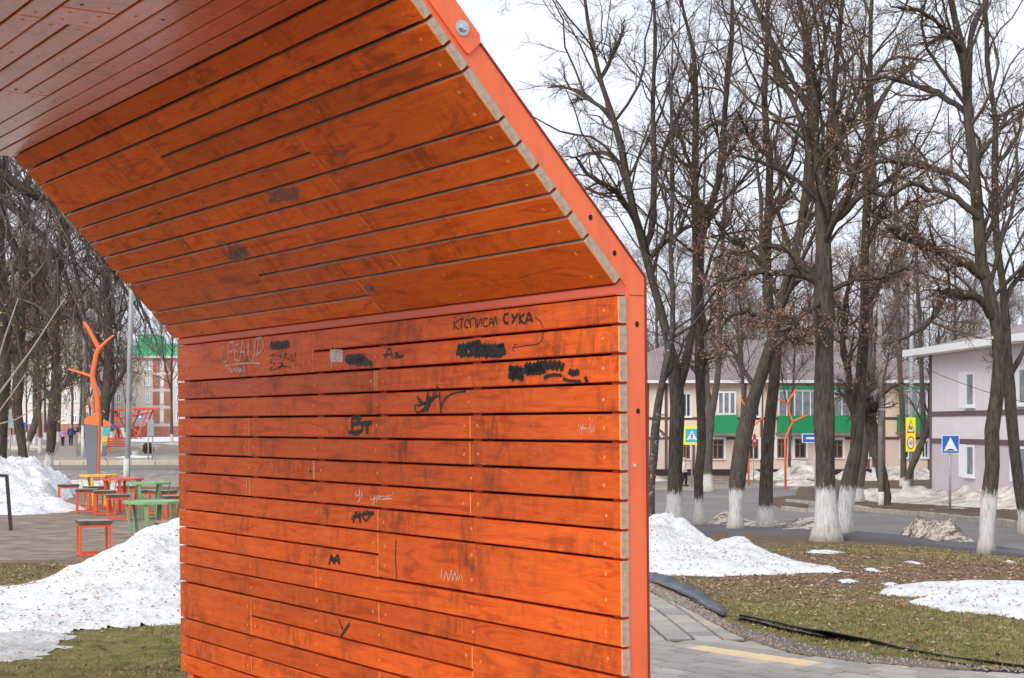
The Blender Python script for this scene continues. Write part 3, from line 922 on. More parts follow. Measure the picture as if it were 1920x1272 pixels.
def zig(x0, x1, y0, y1, n, slope=0):
    return [(x0 + (x1 - x0) * i / n, (y0 if i % 2 else y1) + slope * (i / n) + random.uniform(-4, 4)) for i in range(n + 1)]
for nm, wd, st in (
    ('marker_writing', 3.2, ([(265, 235), (266, 262), (263, 286)], [(293, 230), (268, 260), (293, 284)], [(294, 230), (321, 225)], [(307, 228), (305, 282)], [(336, 228), (324, 250), (330, 276), (345, 264), (347, 240), (336, 228)])),
    ('marker_writing', 3.2, ([(356, 278), (357, 230), (382, 226), (383, 276)], [(393, 226), (392, 272), (414, 224), (415, 270)], [(450, 226), (432, 226), (424, 248), (432, 268), (452, 262)], [(456, 266), (468, 220), (479, 264)], [(460, 250), (476, 248)], [(480, 264), (489, 214), (500, 260)])),
    ('marker_writing', 6, ([(562, 200), (543, 204), (536, 228), (545, 250), (562, 246)], [(578, 200), (592, 226)], [(612, 196), (592, 230), (580, 252)], [(622, 200), (623, 256)], (5, (648, 198), (625, 228), (652, 256)), (7, (656, 250), (672, 198), (692, 246)), (5, (660, 234), (686, 230)))),
    ('marker_arrow', 2, ([(706, 218), (736, 244), (749, 286), (746, 330), (720, 362), (650, 372), (584, 384)], [(606, 360), (584, 384), (593, 406)]))):
    stroke_part(nm, crop(*C7, *st, w=wd), M['ink'], jit=.12)
stroke_part('marker_scribble', crop(*C7, (11, *zig(285, 540, 372, 425, 26, 0)), (9, *zig(278, 545, 395, 420, 14)), (9, (300, 380), (390, 352), (395, 362), (330, 385)), (8, (460, 385), (535, 368), (500, 385)), (8, (470, 405), (545, 408))), M['ink'], jit=.3)
stroke_part('marker_scribble', crop(*C7, (9, *zig(565, 640, 490, 550, 9)), (13, *zig(650, 760, 478, 520, 11, -8)), (9, *zig(750, 860, 462, 496, 9)), (7, (752, 545), (800, 530), (850, 532)), (8, *zig(888, 942, 506, 530, 6)), (6, (856, 548), (890, 562), (955, 566)), (5, (985, 538), (975, 552), (990, 560), (976, 568))), M['ink'], jit=.35)
stroke_part('marker_tag', crop(*C7, (4, (64, 690), (52, 705), (70, 735), (110, 700), (120, 640), (140, 600)), (4, (75, 655), (110, 690), (150, 650), (150, 600)), (5, (90, 735), (130, 690), (135, 640)), (5, (68, 700), (150, 660), (180, 640)), (4, (172, 585), (185, 630), (196, 742)), (4, (195, 735), (205, 680), (250, 635), (330, 618)), (8, (115, 725), (135, 680), (120, 650)), (4, (70, 640), (72, 668), (100, 690), (150, 668), (176, 590))), M['ink'], jit=.2)
stroke_part('chalk_tag', crop(*C6, (2, (320, 280), (300, 320), (310, 375), (340, 372)), (3, (345, 265), (345, 370)), (3, (345, 270), (375, 262), (372, 310), (348, 318)), (3, (385, 280), (385, 360), (412, 370)), (3, (385, 315), (405, 312)), (3, (385, 282), (410, 270)),
    (3, (415, 370), (432, 250), (445, 360)), (3, (418, 320), (440, 318)), (3, (440, 240), (490, 232)), (3, (465, 238), (462, 340)), (3, (470, 260), (470, 355), (495, 370), (500, 260)), (3, (505, 345), (508, 240)), (3, (508, 245), (540, 232), (556, 265), (545, 310), (515, 335)), (3, (530, 240), (510, 372)), (3, (325, 402), (420, 388), (525, 386), (530, 396)), w=3), M['chalk'])
stroke_part('chalk_writing', crop(*C6, (3, (342, 440), (352, 412), (358, 440)), (3, (365, 418), (365, 438), (375, 420)), (3, *zig(378, 418, 416, 438, 7)), (3, (420, 440), (424, 418), (430, 438)), (3, (438, 405), (440, 436))), M['chalk_white'])
stroke_part('marker_smear', crop(*C6, (9, *zig(595, 705, 266, 296, 12, -4))), M['ink'], jit=.4)
stroke_part('worn_writing', crop(*C6, (3, (592, 345), (620, 335), (595, 380), (622, 390), (590, 425)), (3, (640, 345), (665, 345), (645, 380), (672, 392), (640, 425)), (3, (690, 320), (680, 345), (708, 365), (690, 330), (660, 400)), (3, (715, 420), (718, 330), (730, 375), (745, 322), (742, 420)), (3, (600, 432), (660, 405), (720, 412))), M['ink_thin'])
stroke_part('chalk_flag', crop(*C6, (11, (952, 320), (1028, 322)), (11, (952, 342), (1030, 345)), (9, (952, 362), (1028, 366)), (3, (960, 372), (961, 422))), M['chalk_white'], jit=.15)
stroke_part('marker_smear', crop(*C6, (14, *zig(1050, 1170, 352, 378, 11)), (12, (1150, 380), (1190, 385), (1206, 398)), (10, (1045, 380), (1060, 355), (1130, 342))), M['ink'], jit=.3)
stroke_part('marker_writing', crop(*C6, (4, (1280, 358), (1305, 295), (1325, 355)), (4, (1268, 338), (1325, 332)), (4, (1335, 320), (1380, 355)), (4, (1360, 315), (1335, 358)), (4, (1345, 355), (1395, 340))), M['ink'], jit=.2)
stroke_part('marker_tag', crop(*C6, (9, (1080, 712), (1150, 706)), (9, (1085, 710), (1082, 800)), (8, (1082, 750), (1135, 745), (1138, 790), (1070, 800)), (9, (1120, 715), (1118, 745)), (9, (1145, 745), (1200, 742)), (9, (1172, 740), (1172, 808)), (7, (1065, 800), (1110, 806), (1135, 785))), M['ink'], jit=.25)
stroke_part('chalk_writing', crop(*C6, (2, (1108, 1145), (1108, 1175), (1125, 1170), (1128, 1140), (1130, 1195), (1118, 1212)), (2, (1140, 1145), (1145, 1195)), (2, (1180, 1160), (1182, 1172)), (2, (1195, 1175), (1195, 1195), (1215, 1195), (1218, 1172), (1220, 1205), (1205, 1228)), (2, (1230, 1215), (1235, 1178), (1250, 1185), (1235, 1200)), (2, (1275, 1178), (1255, 1182), (1258, 1198), (1278, 1195)), (2, (1285, 1180), (1282, 1196), (1298, 1194), (1296, 1178), (1285, 1180)), (2, (1318, 1174), (1302, 1180), (1304, 1194), (1322, 1192)), (2, (1328, 1150), (1326, 1165)), w=2), M['chalk_white'])
stroke_part('marker_tag', crop(*C8, (4, (715, 128), (725, 85), (745, 120)), (4, (740, 80), (742, 130)), (4, (760, 80), (752, 100), (765, 118), (780, 95), (765, 78)), (4, (708, 112), (750, 95), (795, 92)), (4, (712, 100), (795, 84))), M['ink'], jit=.25)
stroke_part('marker_blot', crop(*C8, (7, (622, 290), (630, 255), (640, 285)), (7, (640, 288), (655, 254), (662, 292)), (7, (625, 268), (660, 275))), M['ink'], jit=.3)
stroke_part('marker_line', crop(*C8, (3, (883, 192), (881, 270), (886, 350))), M['ink'])
stroke_part('marker_line', crop(*C8, (4, (660, 505), (668, 530), (676, 545)), (6, (702, 519), (680, 552), (660, 585))), M['ink'])
stroke_part('chalk_writing', crop(*C8, (2, (1060, 350), (1062, 305)), (2, (1070, 352), (1080, 318), (1088, 350), (1100, 315), (1104, 352)), (2, (1108, 350), (1114, 322), (1122, 350), (1126, 318)), (2, (1128, 352), (1136, 330), (1145, 356)), w=2), M['chalk'])
stroke_part('chalk_writing', crop(*C7, (2, *zig(935, 1030, 795, 850, 15)), (2, (1000, 760), (1012, 785), (1022, 762)), (2, (1028, 765), (1034, 785), (1040, 760)), (2, (945, 820), (1030, 815)), w=2), M['chalk_faint'])
stroke_part('chalk_drip', crop(*C7, (1.4, (680, 750), (700, 820), (720, 880)), (1.4, (730, 905), (742, 950), (756, 1000)), (1.4, (390, 1000), (470, 1030), (560, 1060), (640, 1130))), M['chalk_faint'])
stroke_part('joint_chip', crop(*C6, (3, (1219, 430), (1220, 550)), (3, (852, 960), (853, 1075)), (2, (850, 300), (851, 430)), (2, (453, 1060), (455, 1165))), M['chalk'])
stroke_part('scratched_tag', crop(*C3, (5, (1505, 315), (1560, 300), (1520, 350)), (5, *zig(1560, 1680, 280, 345, 9)), (5, (1510, 355), (1660, 325))), M['pencil'], kind='slant')
stroke_part('scratched_tag', crop(*C3, (5, (1245, 620), (1290, 680)), (5, *zig(1285, 1380, 605, 680, 8)), (5, (1215, 580), (1340, 600)), (4, (1300, 680), (1400, 640))), M['pencil'], kind='slant')
stroke_part('paint_spot', [([(686, 545), (695, 538), (702, 548)], 8), ([(636, 290), (648, 288)], 11), ([(378, 377), (384, 380)], 5)], M['pencil'], kind='slant')

# ------------------------------------------------------------------ houses
def facade_house(root, fx0, fx1, depth, zb, ze, zr, mats, over=.7, hip=6, win=()):
    pass
def window(parent, x0, x1, z0, z1, frame, glass, bars=(.5,), y=0.0, fw=.07, sill=True, surround=None, sw=.16, hbar=None):
    """window set into a wall whose outer face is y=0 (outside is -y)"""
    f = MB()
    f.box(x0, x1, y - .03, y + .08, z0, z0 + fw); f.box(x0, x1, y - .03, y + .08, z1 - fw, z1)
    f.box(x0, x0 + fw, y - .028, y + .08, z0 + fw, z1 - fw); f.box(x1 - fw, x1, y - .028, y + .08, z0 + fw, z1 - fw)
    for k in bars:
        xm = x0 + (x1 - x0) * k
        f.box(xm - fw * .6, xm + fw * .6, y - .026, y + .08, z0 + fw, z1 - fw)
    if hbar:
        zm = z0 + (z1 - z0) * hbar
        f.box(x0 + fw, x1 - fw, y - .024, y + .08, zm - fw * .4, zm + fw * .4)
    o = f.build('window', frame, parent)
    p = MB(); p.box(x0 + fw * .5, x1 - fw * .5, y - .004, y + .03, z0 + fw * .5, z1 - fw * .5); p.build('pane', glass, o)
    if surround:
        s = MB()
        s.box(x0 - sw, x0 - .002, y - .05, y + .02, z0, z1 + sw); s.box(x1 + .002, x1 + sw, y - .05, y + .02, z0, z1 + sw); s.box(x0, x1, y - .048, y + .02, z1 + .002, z1 + sw)
        s.build('surround', surround, o)
    if sill:
        s = MB(); s.box(x0 - .12, x1 + .12, y - .14, y + .02, z0 - .07, z0 - .003); s.build('sill', M['pvc'], o)
    return o

ZB = 112.0
bx = lambda px: (px - 960) / F * ZB
bz = lambda py: EYE - (py - HZ) / F * ZB
house = empty('house', (0, ZB, 0), 0, 'long beige two storey house with brown trim bands, green balconies and ribbed roof', 'house')
X0, X1 = bx(1105), bx(1790)
zg = -2.25
mb = MB(); mb.box(X0, X1, .0, 9, bz(822), bz(712)); mb.build('upper_wall', M['beige'], house)
mb = MB(); mb.box(X0, X1, .0, 9, bz(880), bz(822) - .002); mb.build('lower_wall', M['beige_low'], house)
mb = MB(); mb.box(X0 - .05, X1 + .05, -.06, 9.05, zg - .6, bz(880) - .002); mb.build('plinth', M['plinth'], house)
for py in (785, 822):
    mb = MB(); mb.box(X0, X1, -.035, .01, bz(py + 2.6), bz(py - 2.6)); mb.build('trim_band', M['timber'], house)
vs = [(1214, 712, 880), (1249, 712, 880), (1397, 712, 782), (1428, 712, 880), (1398, 826, 880), (1555, 712, 880), (1628, 826, 880), (1657, 712, 880), (1300, 826, 880), (1742, 712, 880)]
for px, y0, y1 in vs:
    mb = MB(); mb.box(bx(px - 2.6), bx(px + 2.6), -.045, -.0355, bz(y1), bz(y0)); mb.build('trim_post', M['timber'], house)
mb = MB()
mb.bar((bx(1236), -.04, bz(806)), (bx(1254), -.04, bz(822)), .02, .16, up=(0, 0, 1)); mb.build('trim_brace', M['timber'], house)
ov, zE, zR, hp = .75, bz(716), 8.3, 7.0
mb = MB()
V = [(X0 - ov, -ov, zE), (X1 + ov, -ov, zE), (X1 + ov, 9 + ov, zE), (X0 - ov, 9 + ov, zE), (X0 + hp, 4.5, zR), (X1 - hp, 4.5, zR)]
mb.add(V, [(0, 1, 5, 4), (1, 2, 5), (2, 3, 4, 5), (3, 0, 4), (0, 3, 2, 1)]); mb.build('roof', M['roof'], house)
mb = MB(); mb.box(X0 - ov - .04, X1 + ov + .04, -ov - .12, -ov - .003, zE - .12, zE + .09); mb.build('gutter', M['pvc'], house)
for (a, b, t, u, kind) in [(1279, 1295, 738, 782, 'p'), (1342, 1376, 735, 778, 'p3'), (1413, 1424, 738, 782, 'p'), (1545, 1560, 742, 778, 'p'), (1640, 1652, 742, 782, 'p'),
                     (1280, 1294, 828, 861, 'b'), (1336, 1357, 824, 861, 'b'), (1404, 1422, 824, 861, 'b'), (1457, 1476, 823, 859, 'b'), (1490, 1511, 823, 859, 'b'), (1561, 1580, 825, 859, 'b'), (1629, 1642, 826, 859, 'p'), (1690, 1704, 826, 859, 'p'), (1728, 1740, 826, 859, 'p'), (1232, 1242, 735, 775, 'p')]:
    if kind == 'b': window(house, bx(a), bx(b), bz(u), bz(t), M['brown_frame'], M['glass'], bars=(.45,), surround=M['pvc'], sw=.17, hbar=.72, fw=.09)
    elif kind == 'p3': window(house, bx(a), bx(b), bz(u), bz(t), M['pvc'], M['glass_pale'], bars=(.33, .66), y=-1.0, fw=.11, sill=False)
    else: window(house, bx(a), bx(b), bz(u), bz(t), M['pvc'], M['glass'], bars=(.5,), surround=M['pvc'], sw=.15)
for a, b, t, u, glazed in [(1335, 1379, 779, 813, 1), (1456, 1617, 780, 812, 1), (1681, 1731, 778, 810, 1)]:
    mb = MB(); mb.box(bx(a), bx(b), -1.05, -.05, bz(u), bz(t))
    bal = mb.build('balcony', M['green_panel'], house)
    mb = MB(); mb.box(bx(a) - .08, bx(b) + .08, -1.12, -.051, bz(u) - .14, bz(u) - .004); mb.build('balcony_slab', M['concrete'], bal)
    if a > 1400:
        mb = MB()
        n = max(3, int((b - a) / 14))
        for i in range(n + 1):
            x = bx(a) + (bx(b) - bx(a)) * i / n
            mb.box(x - .04, x + .04, -1.03, -.95, bz(t) + .003, bz(735))
        mb.box(bx(a), bx(b), -1.035, -.94, bz(735) + .003, bz(731))
        mb.build('balcony_frame', M['pvc'], bal)
        mb = MB(); mb.box(bx(a) + .05, bx(b) - .05, -1.0, -.97, bz(t) + .01, bz(735) - .01); mb.build('pane', M['glass_pale'], bal)
        mb = MB(); mb.box(bx(a) - .1, bx(b) + .1, -1.15, -.06, bz(731) + .004, bz(725)); mb.build('balcony_roof', M['green_panel'], bal)
mb = MB(); mb.box(bx(1228), bx(1236), -.06, -.036, bz(824), bz(815)); pl_ = mb.build('house_number_plate', M['sign_blue'], house)
mb = MB(); mb.box(bx(1239), bx(1243), -.06, -.036, bz(823), bz(815)); pl_ = mb.build('house_number_plate', M['sign_blue'], house)
mb = MB(); mb.box(bx(1229.5), bx(1234.5), -.064, -.0605, bz(820.2), bz(819)); mb.box(bx(1230), bx(1234), -.064, -.0605, bz(822), bz(821)); mb.box(bx(1240), bx(1242), -.064, -.0605, bz(821.5), bz(816.5)); mb.build('plate_writing', M['white'], pl_)

lil = empty('house', (19.3, 70, 0), math.atan2(-1, .08), 'lilac rendered house with mauve bands standing end on beyond the speed hump sign', 'house')
LL = 15.5
mb = MB(); mb.box(0, LL, 0, 10, 1.02, 5.1); mb.build('upper_wall', M['lilac'], lil)
mb = MB(); mb.box(0, LL, 0, 10, -1.25, 1.018); mb.build('lower_wall', M['lilac_dark'], lil)
mb = MB(); mb.box(.03, LL, .03, 10, -2.6, -1.252); mb.build('plinth', M['plinth'], lil)
for z in (2.22, 1.0):
    mb = MB(); mb.box(.0, LL, -.04, .004, z - .11, z + .11); mb.build('trim_band', M['mauve_trim'], lil)
mb = MB(); mb.box(-.05, .14, -.05, .2, -1.9, 5.0); mb.build('corner_trim', M['mauve_trim'], lil)
mb = MB()
V = [(-.9, -.9, 5.12), (LL + .9, -.9, 5.12), (LL + .9, 10.9, 5.12), (-.9, 10.9, 5.12), (5, 5, 6.7), (LL - 5, 5, 6.7)]
mb.add(V, [(0, 1, 5, 4), (1, 2, 5), (2, 3, 4, 5), (3, 0, 4), (0, 3, 2, 1)]); mb.build('roof', M['roof'], lil)
mb = MB(); mb.box(-1.0, LL + 1, -1.0, -.903, 4.9, 5.2); mb.box(-1.0, -.903, -.9, 11, 4.9, 5.2); mb.box(-.9, LL, -.9, -.06, 4.93, 5.0); mb.build('fascia_board', M['white'], lil)
for x in (3.5, 9.0):
    for z0, z1 in ((2.5, 3.98), (-.5, 1.0 - .14)):
        s = MB(); s.box(x, x + .85, -.03, .02, z0 - .05, z1 + .05)
        w_ = window(lil, x + .85, x + 1.75, z0, z1, M['pvc'], M['glass_pale'], bars=(), fw=.1, y=-.01)
        s.build('surround', M['white'], w_)

def far_block(name, label, px0, px1, Z, py_base, py_eave, rows, cols, roof=None, brick_cols=()):
    s = Z / F
    root = empty(name, (0, Z, 0), 0, label, 'apartment building')
    x0, x1 = (px0 - 960) * s, (px1 - 960) * s
    z0, z1 = EYE - (py_base - HZ) * s, EYE - (py_eave - HZ) * s
    mb = MB(); mb.box(x0, x1, 0, 12, z0, z1); mb.build('wall', M['cream'], root)
    mb = MB(); mb.box(x0, x1, -.1, 0.002, z0, z0 + (z1 - z0) * .17); mb.build('brick_base', M['brick'], root)
    n = len(rows)
    for (cpx, wpx, kind) in cols:
        for (py0, py1) in rows:
            a, b, t, u = (cpx - wpx / 2 - 960) * s, (cpx + wpx / 2 - 960) * s, EYE - (py1 - HZ) * s, EYE - (py0 - HZ) * s
            if kind == 'w': window(root, a, b, t, u, M['pvc'], M['glass'], bars=(.5,), fw=.16)
            else:
                mb = MB(); mb.box(a, b, -.16, .002, t - .3, u + .3); mb.build('brick_panel', M['brick'], root)
    if roof:
        mb = MB(); mb.box(x0 - .6, x1 + .6, -.8, 12.6, z1 + .003, z1 + .35); mb.build('cornice', M['cream'], root)
        V = [(x0 - .6, -.8, z1 + .36), (x1 + .6, -.8, z1 + .36), (x1 + .6, 12.6, z1 + .36), (x0 - .6, 12.6, z1 + .36), (x0 + 5, 6, z1 + 2.6), (x1 - 5, 6, z1 + 2.6)]
        mb = MB(); mb.add(V, [(0, 1, 5, 4), (1, 2, 5), (2, 3, 4, 5), (3, 0, 4), (0, 3, 2, 1)])
        mb.build('roof', roof, root)
        mb = MB(); mb.box((262 - 960) * s, (297 - 960) * s, -.7, 4, z1 + .4, z1 + 3.6); mb.build('roof_tower', roof, root)
    return root
far_block('apartment_building', 'cream and red brick apartment building with a bright green roof beyond the lamp post', 186, 470, 232, 826, 672, [(678, 694), (707, 724), (738, 756), (770, 790)],
          [(203, 9, 'w'), (222, 9, 'w'), (246, 9, 'w'), (293, 12, 'b'), (277, 8, 'w'), (315, 14, 'b'), (335, 9, 'w'), (304, 6, 'w')], M['green_roof'])
far_block('apartment_building', 'pale apartment building glimpsed between the trunks on the far left', -60, 172, 215, 828, 640, [(655, 672), (695, 712), (736, 754), (778, 794)],
          [(12, 14, 'b'), (36, 9, 'w'), (58, 8, 'w'), (75, 9, 'b'), (98, 9, 'w'), (122, 9, 'w'), (140, 10, 'w'), (160, 10, 'b')])

# ------------------------------------------------------------------ poles, lamps, signs
def pole(name, label, cat, px, base_py, top_py, r_px, mat, lean=0, extra=None, r_top=None, white=False):
    b = hit(px, base_py)
    s = b.y / F
    h = (base_py - top_py) * s
    root = empty(name, b, 0, label, cat)
    mb = MB(); mb.tube([(0, 0, -.2), (lean * s * .5, 0, h * .5), (lean * s, 0, h)], [r_px * s, r_px * s * .95, (r_top or r_px * .85) * s], 12)
    mb.build('post', mat, root, smooth=True)
    if white:
        mb = MB(); mb.tube([(0, 0, -.1), (0, 0, h * white)], r_px * s * 1.08, 12); mb.build('whitewash_band', M['whitewash'], root, smooth=True)
    return root, b, s, h
lamp, b, s, h = pole('lamp_post', 'tall galvanised lamp post with white base rising behind the red table', 'lamp post', 238, 905, 380, 5.2, M['galv'], 12, r_top=3.4)
mb = MB(); mb.tube([(-.02, -.03, -.1), (0, -.03, 45 * s)], 5.6 * s, 12); mb.build('painted_base', M['whitewash'], lamp, smooth=True)
mb = MB(); mb.tube([(12 * s, 0, h), (12 * s + .5, 0, h + .5), (12 * s + 1.6, -.2, h + .65)], .035, 8); mb.build('arm', M['galv'], lamp, smooth=True)
mb = MB(); mb.box(12 * s + 1.5, 12 * s + 2.1, -.32, -.08, h + .58, h + .70); mb.build('lamp_head', M['galv'], lamp)
pole('concrete_pole', 'whitish concrete pole beside the grey faced orange sculpture', 'utility pole', 156, 862, 330, 3.6, M['concrete'], 6, white=.12)
pole('thin_post', 'thin dark post standing in front of the green roofed building', 'post', 229, 812, 655, 1.2, M['slate'])
pole('thin_post', 'thin dark post right of the swing pavilion', 'post', 303, 806, 700, 1.1, M['slate'])
lp, b, s, h = pole('street_lamp', 'grey street lamp post carrying the yellow school sign', 'lamp post', 1709, 916, 470, 4.6, M['galv'], 0, r_top=3.2)
mb = MB(); mb.tube([(0, 0, h), (-.5, -.3, h + .4), (-1.6, -1, h + .5)], .04, 8); mb.build('arm', M['galv'], lp, smooth=True)
mb = MB(); mb.box(-2.1, -1.5, -1.15, -.9, h + .43, h + .56); mb.build('lamp_head', M['galv'], lp)
LPB, LPS = b, s
up, b, s, h = pole('utility_pole', 'weathered concrete pole with floodlight and whitewashed foot left of the school sign', 'utility pole', 1652, 952, 560, 5.2, M['concrete'], -3, r_top=3.6, white=.075)
mb = MB(); mb.bar((0, 0, (952 - 735) * s), (-16 * s, -.3, (952 - 740) * s), .06, .06); mb.build('bracket', M['galv'], up)
mb = MB(); mb.prism([(-26 * s, 212 * s), (-12 * s, 222 * s), (-14 * s, 200 * s), (-22 * s, 196 * s)], 'y', -.5, -.25); mb.build('floodlight', M['steel'], up)
mb = MB(); mb.box(-7 * s, 7 * s, -.12, .12, 182 * s, 186 * s); mb.build('clamp', M['galv'], up)
for (p0, p1, sag, lab) in [((1652, 590), (1990, 640), .35, 'upper black cable running from the concrete pole past the lilac house'), ((1652, 650), (1990, 770), .3, 'lower black cable running from the concrete pole past the lilac house')]:
    A_, B_ = at(*p0, b.y), at(*p1, 50)
    P = [A_.lerp(B_, t) - Vector((0, 0, sag * 4 * t * (1 - t))) for t in np.linspace(0, 1, 14)]
    mb = MB(); mb.tube(P, .011, 5)
    tag(mb.build('cable', M['cable']), lab, 'cable')

def plate(mb, w, h, y0, y1, cx=0, cz=0, r=.0, m=0):
    k = min(w, h) * .08 if r == 0 else r
    pts = []
    for (sx, sz, a0) in ((1, -1, -90), (1, 1, 0), (-1, 1, 90), (-1, -1, 180)):
        for a in (0, 45, 90):
            pts.append((cx + sx * (w/2 - k) + k * math.cos(R(a0 + a)), cz + sz * (h/2 - k) + k * math.sin(R(a0 + a))))
    mb.prism(pts, 'y', y0, y1, m); return mb
def disc(mb, r, y0, y1, cx=0, cz=0, n=28, m=0):
    mb.prism([(cx + r * math.cos(a), cz + r * math.sin(a)) for a in np.linspace(0, 2*math.pi, n + 1)[:-1]], 'y', y0, y1, m); return mb
def tri(mb, w, h, y0, y1, cx=0, cz=0): mb.prism([(cx - w/2, cz - h/2), (cx + w/2, cz - h/2), (cx, cz + h/2)], 'y', y0, y1); return mb
def walker(mb, s, y0, y1, cx, cz):
    def limb(x0, z0, x1, z1, w): mb.bar((cx + x0*s, (y0+y1)/2, cz + z0*s), (cx + x1*s, (y0+y1)/2, cz + z1*s), abs(y1-y0), w*s, up=(0, 0, 1)) if abs(x1-x0) > abs(z1-z0) else mb.bar((cx + x0*s, (y0+y1)/2, cz + z0*s), (cx + x1*s, (y0+y1)/2, cz + z1*s), w*s, abs(y1-y0), up=(0, 1, 0))
    disc(mb, .09*s, y0, y1, cx, cz + .42*s, 10)
    limb(0, .3, -.02, 0, .17); limb(-.02, 0, -.2, -.45, .1); limb(-.02, 0, .18, -.42, .1); limb(0, .27, -.2, .02, .08); limb(0, .27, .2, .06, .08)
def sign_root(name, label, px, base_py, r=.035, rz=0, top=None, mat='galv'):
    b = hit(px, base_py); s = b.y / F
    root = empty(name, b, rz, label, 'road sign')
    mb = MB(); mb.tube([(0, 0, -.15), (0, 0, (base_py - top) * s)], r, 10); mb.build('post', M[mat], root, smooth=True)
    return root, s, base_py
# pedestrian crossing
root, s, bp_ = sign_root('crossing_sign', 'pedestrian crossing sign on a yellow square panel behind the forked tree', 1297, 916, .04, 0, 805)
cz = (bp_ - 817) * s; w = 34 * s
pp = plate(MB(), w, w * 1.02, -.075, -.05, 0, cz).build('sign_panel', M['sign_yellow'], root)
plate(MB(), w * .70, w * .74, -.082, -.076, 0, cz, .01).build('blue_field', M['sign_cyan'], pp)
tri(MB(), w * .56, w * .52, -.088, -.083, 0, cz + .02).build('white_triangle', M['white'], pp)
mb = MB(); walker(mb, w * .34, -.094, -.089, 0, cz - .05)
for k in (-1, 0, 1): mb.box(k * w * .13 - w * .04, k * w * .13 + w * .04, -.0935, -.0892, cz - w * .24, cz - w * .215)
mb.build('walking_figure', M['sign_black'], pp)
# no entry, seen obliquely
root, s, bp_ = sign_root('no_entry_sign', 'round red no entry sign turned away beside an orange lamp tree', 1413, 908, .035, R(68), 815)
cz = (bp_ - 827) * s
pp = disc(MB(), 13.5 * s, -.07, -.045, 0, cz).build('sign_panel', M['sign_red'], root)
plate(MB(), 19 * s, 4.2 * s, -.077, -.071, 0, cz, .005).build('white_bar', M['white'], pp)
# one way
root, s, bp_ = sign_root('one_way_sign', 'blue one way sign with white stripe beside the large whitewashed trunk', 1529, 942, .045, 0, 808)
cz = (bp_ - 822) * s
pp = plate(MB(), 40 * s, 17 * s, -.075, -.05, -6 * s, cz).build('sign_panel', M['white'], root)
plate(MB(), 37 * s, 14.5 * s, -.082, -.076, -6 * s, cz, .01).build('blue_field', M['sign_blue'], pp)
mb = MB(); mb.box(-18 * s, 6 * s, -.088, -.083, cz - 1.8 * s, cz + 1.8 * s); mb.prism([(6 * s, cz - 4 * s), (12 * s, cz), (6 * s, cz + 4 * s)], 'y', -.0885, -.0832); mb.build('white_arrow', M['white'], pp)
# speed hump
root, s, bp_ = sign_root('speed_hump_sign', 'square blue speed hump sign on a grey post in front of the lilac house', 1781, 961, .05, 0, 820)
cz = (bp_ - 833.5) * s; w = 33 * s
pp = plate(MB(), w, w * 1.05, -.085, -.055, 0, cz).build('sign_panel', M['white'], root)
plate(MB(), w * .92, w * .97, -.092, -.086, 0, cz, .02).build('blue_field', M['sign_blue'], pp)
tri(MB(), w * .80, w * .80, -.098, -.093, 0, cz + w * .01).build('white_triangle', M['white'], pp)
mb = MB(); mb.prism([(-w*.22, cz - w*.335), (w*.22, cz - w*.335), (w*.15, cz - w*.29), (w*.07, cz - w*.255), (-w*.07, cz - w*.255), (-w*.15, cz - w*.29)], 'y', -.104, -.099)
mb.box(-w*.30, w*.30, -.1035, -.0992, cz - w*.36, cz - w*.345); mb.build('hump_symbol', M['sign_black'], pp)
# school sign on the lamp post
b = LPB; s = LPS
root = empty('school_sign', (b.x, b.y, 0), R(8), 'yellow panel with children warning triangle and 40 speed limit on the lamp post', 'road sign')
cz = EYE - (815 - HZ) * s
pp = plate(MB(), 19 * s, 64 * s, -.19, -.16, -4 * s, cz).build('sign_panel', M['sign_yellow'], root)
mb = MB(); mb.box(-1.2 * s, 3 * s, -.16, -.02, cz + 12 * s, cz + 15 * s); mb.box(-1.2 * s, 3 * s, -.16, -.02, cz - 15 * s, cz - 12 * s); mb.build('bracket', M['galv'], pp)
tri(MB(), 15.5 * s, 25 * s, -.197, -.191, -4 * s, cz + 15.5 * s).build('red_triangle', M['sign_red'], pp)
tri(MB(), 11 * s, 18 * s, -.203, -.198, -4 * s, cz + 14.6 * s).build('white_triangle', M['white'], pp)
mb = MB(); walker(mb, 10 * s, -.208, -.204, -5.6 * s, cz + 12.5 * s); walker(mb, 8 * s, -.208, -.204, -2.4 * s, cz + 11.5 * s); mb.build('children_symbol', M['sign_black'], pp)
def ell(rx, rz_, y0, y1, cz_): return MB().prism([(-4 * s + rx * math.cos(a), cz_ + rz_ * math.sin(a)) for a in np.linspace(0, 6.283, 29)[:-1]], 'y', y0, y1)
ell(7.0 * s, 12.5 * s, -.197, -.191, cz - 15.5 * s).build('red_ring', M['sign_red'], pp)
ell(5.4 * s, 9.8 * s, -.203, -.198, cz - 15.5 * s).build('white_disc', M['white'], pp)
mb = MB(); zc = cz - 15.5 * s
for (x0, z0, x1, z1) in ((-.7, 4.6, -3.9, -1.2), (-3.9, -1.2, -.2, -1.2), (-1.1, 1.6, -1.1, -4.6)):
    mb.bar((-4 * s + x0 * s * .9 , -.206, zc + z0 * s), (-4 * s + x1 * s * .9, -.206, zc + z1 * s), 0.75 * s, .004, up=(0, 1, 0))
mb.build('digit', M['sign_black'], pp)
mb = MB(); P = [(-4 * s + (2.3 + 1.45 * math.cos(a)) * s, -.206, zc + 4.2 * math.sin(a) * s) for a in np.linspace(0, 6.283, 15)]
for p, q in zip(P, P[1:]): mb.bar(p, q, 0.75 * s, .004, up=(0, 1, 0))
mb.build('digit', M['sign_black'], pp)
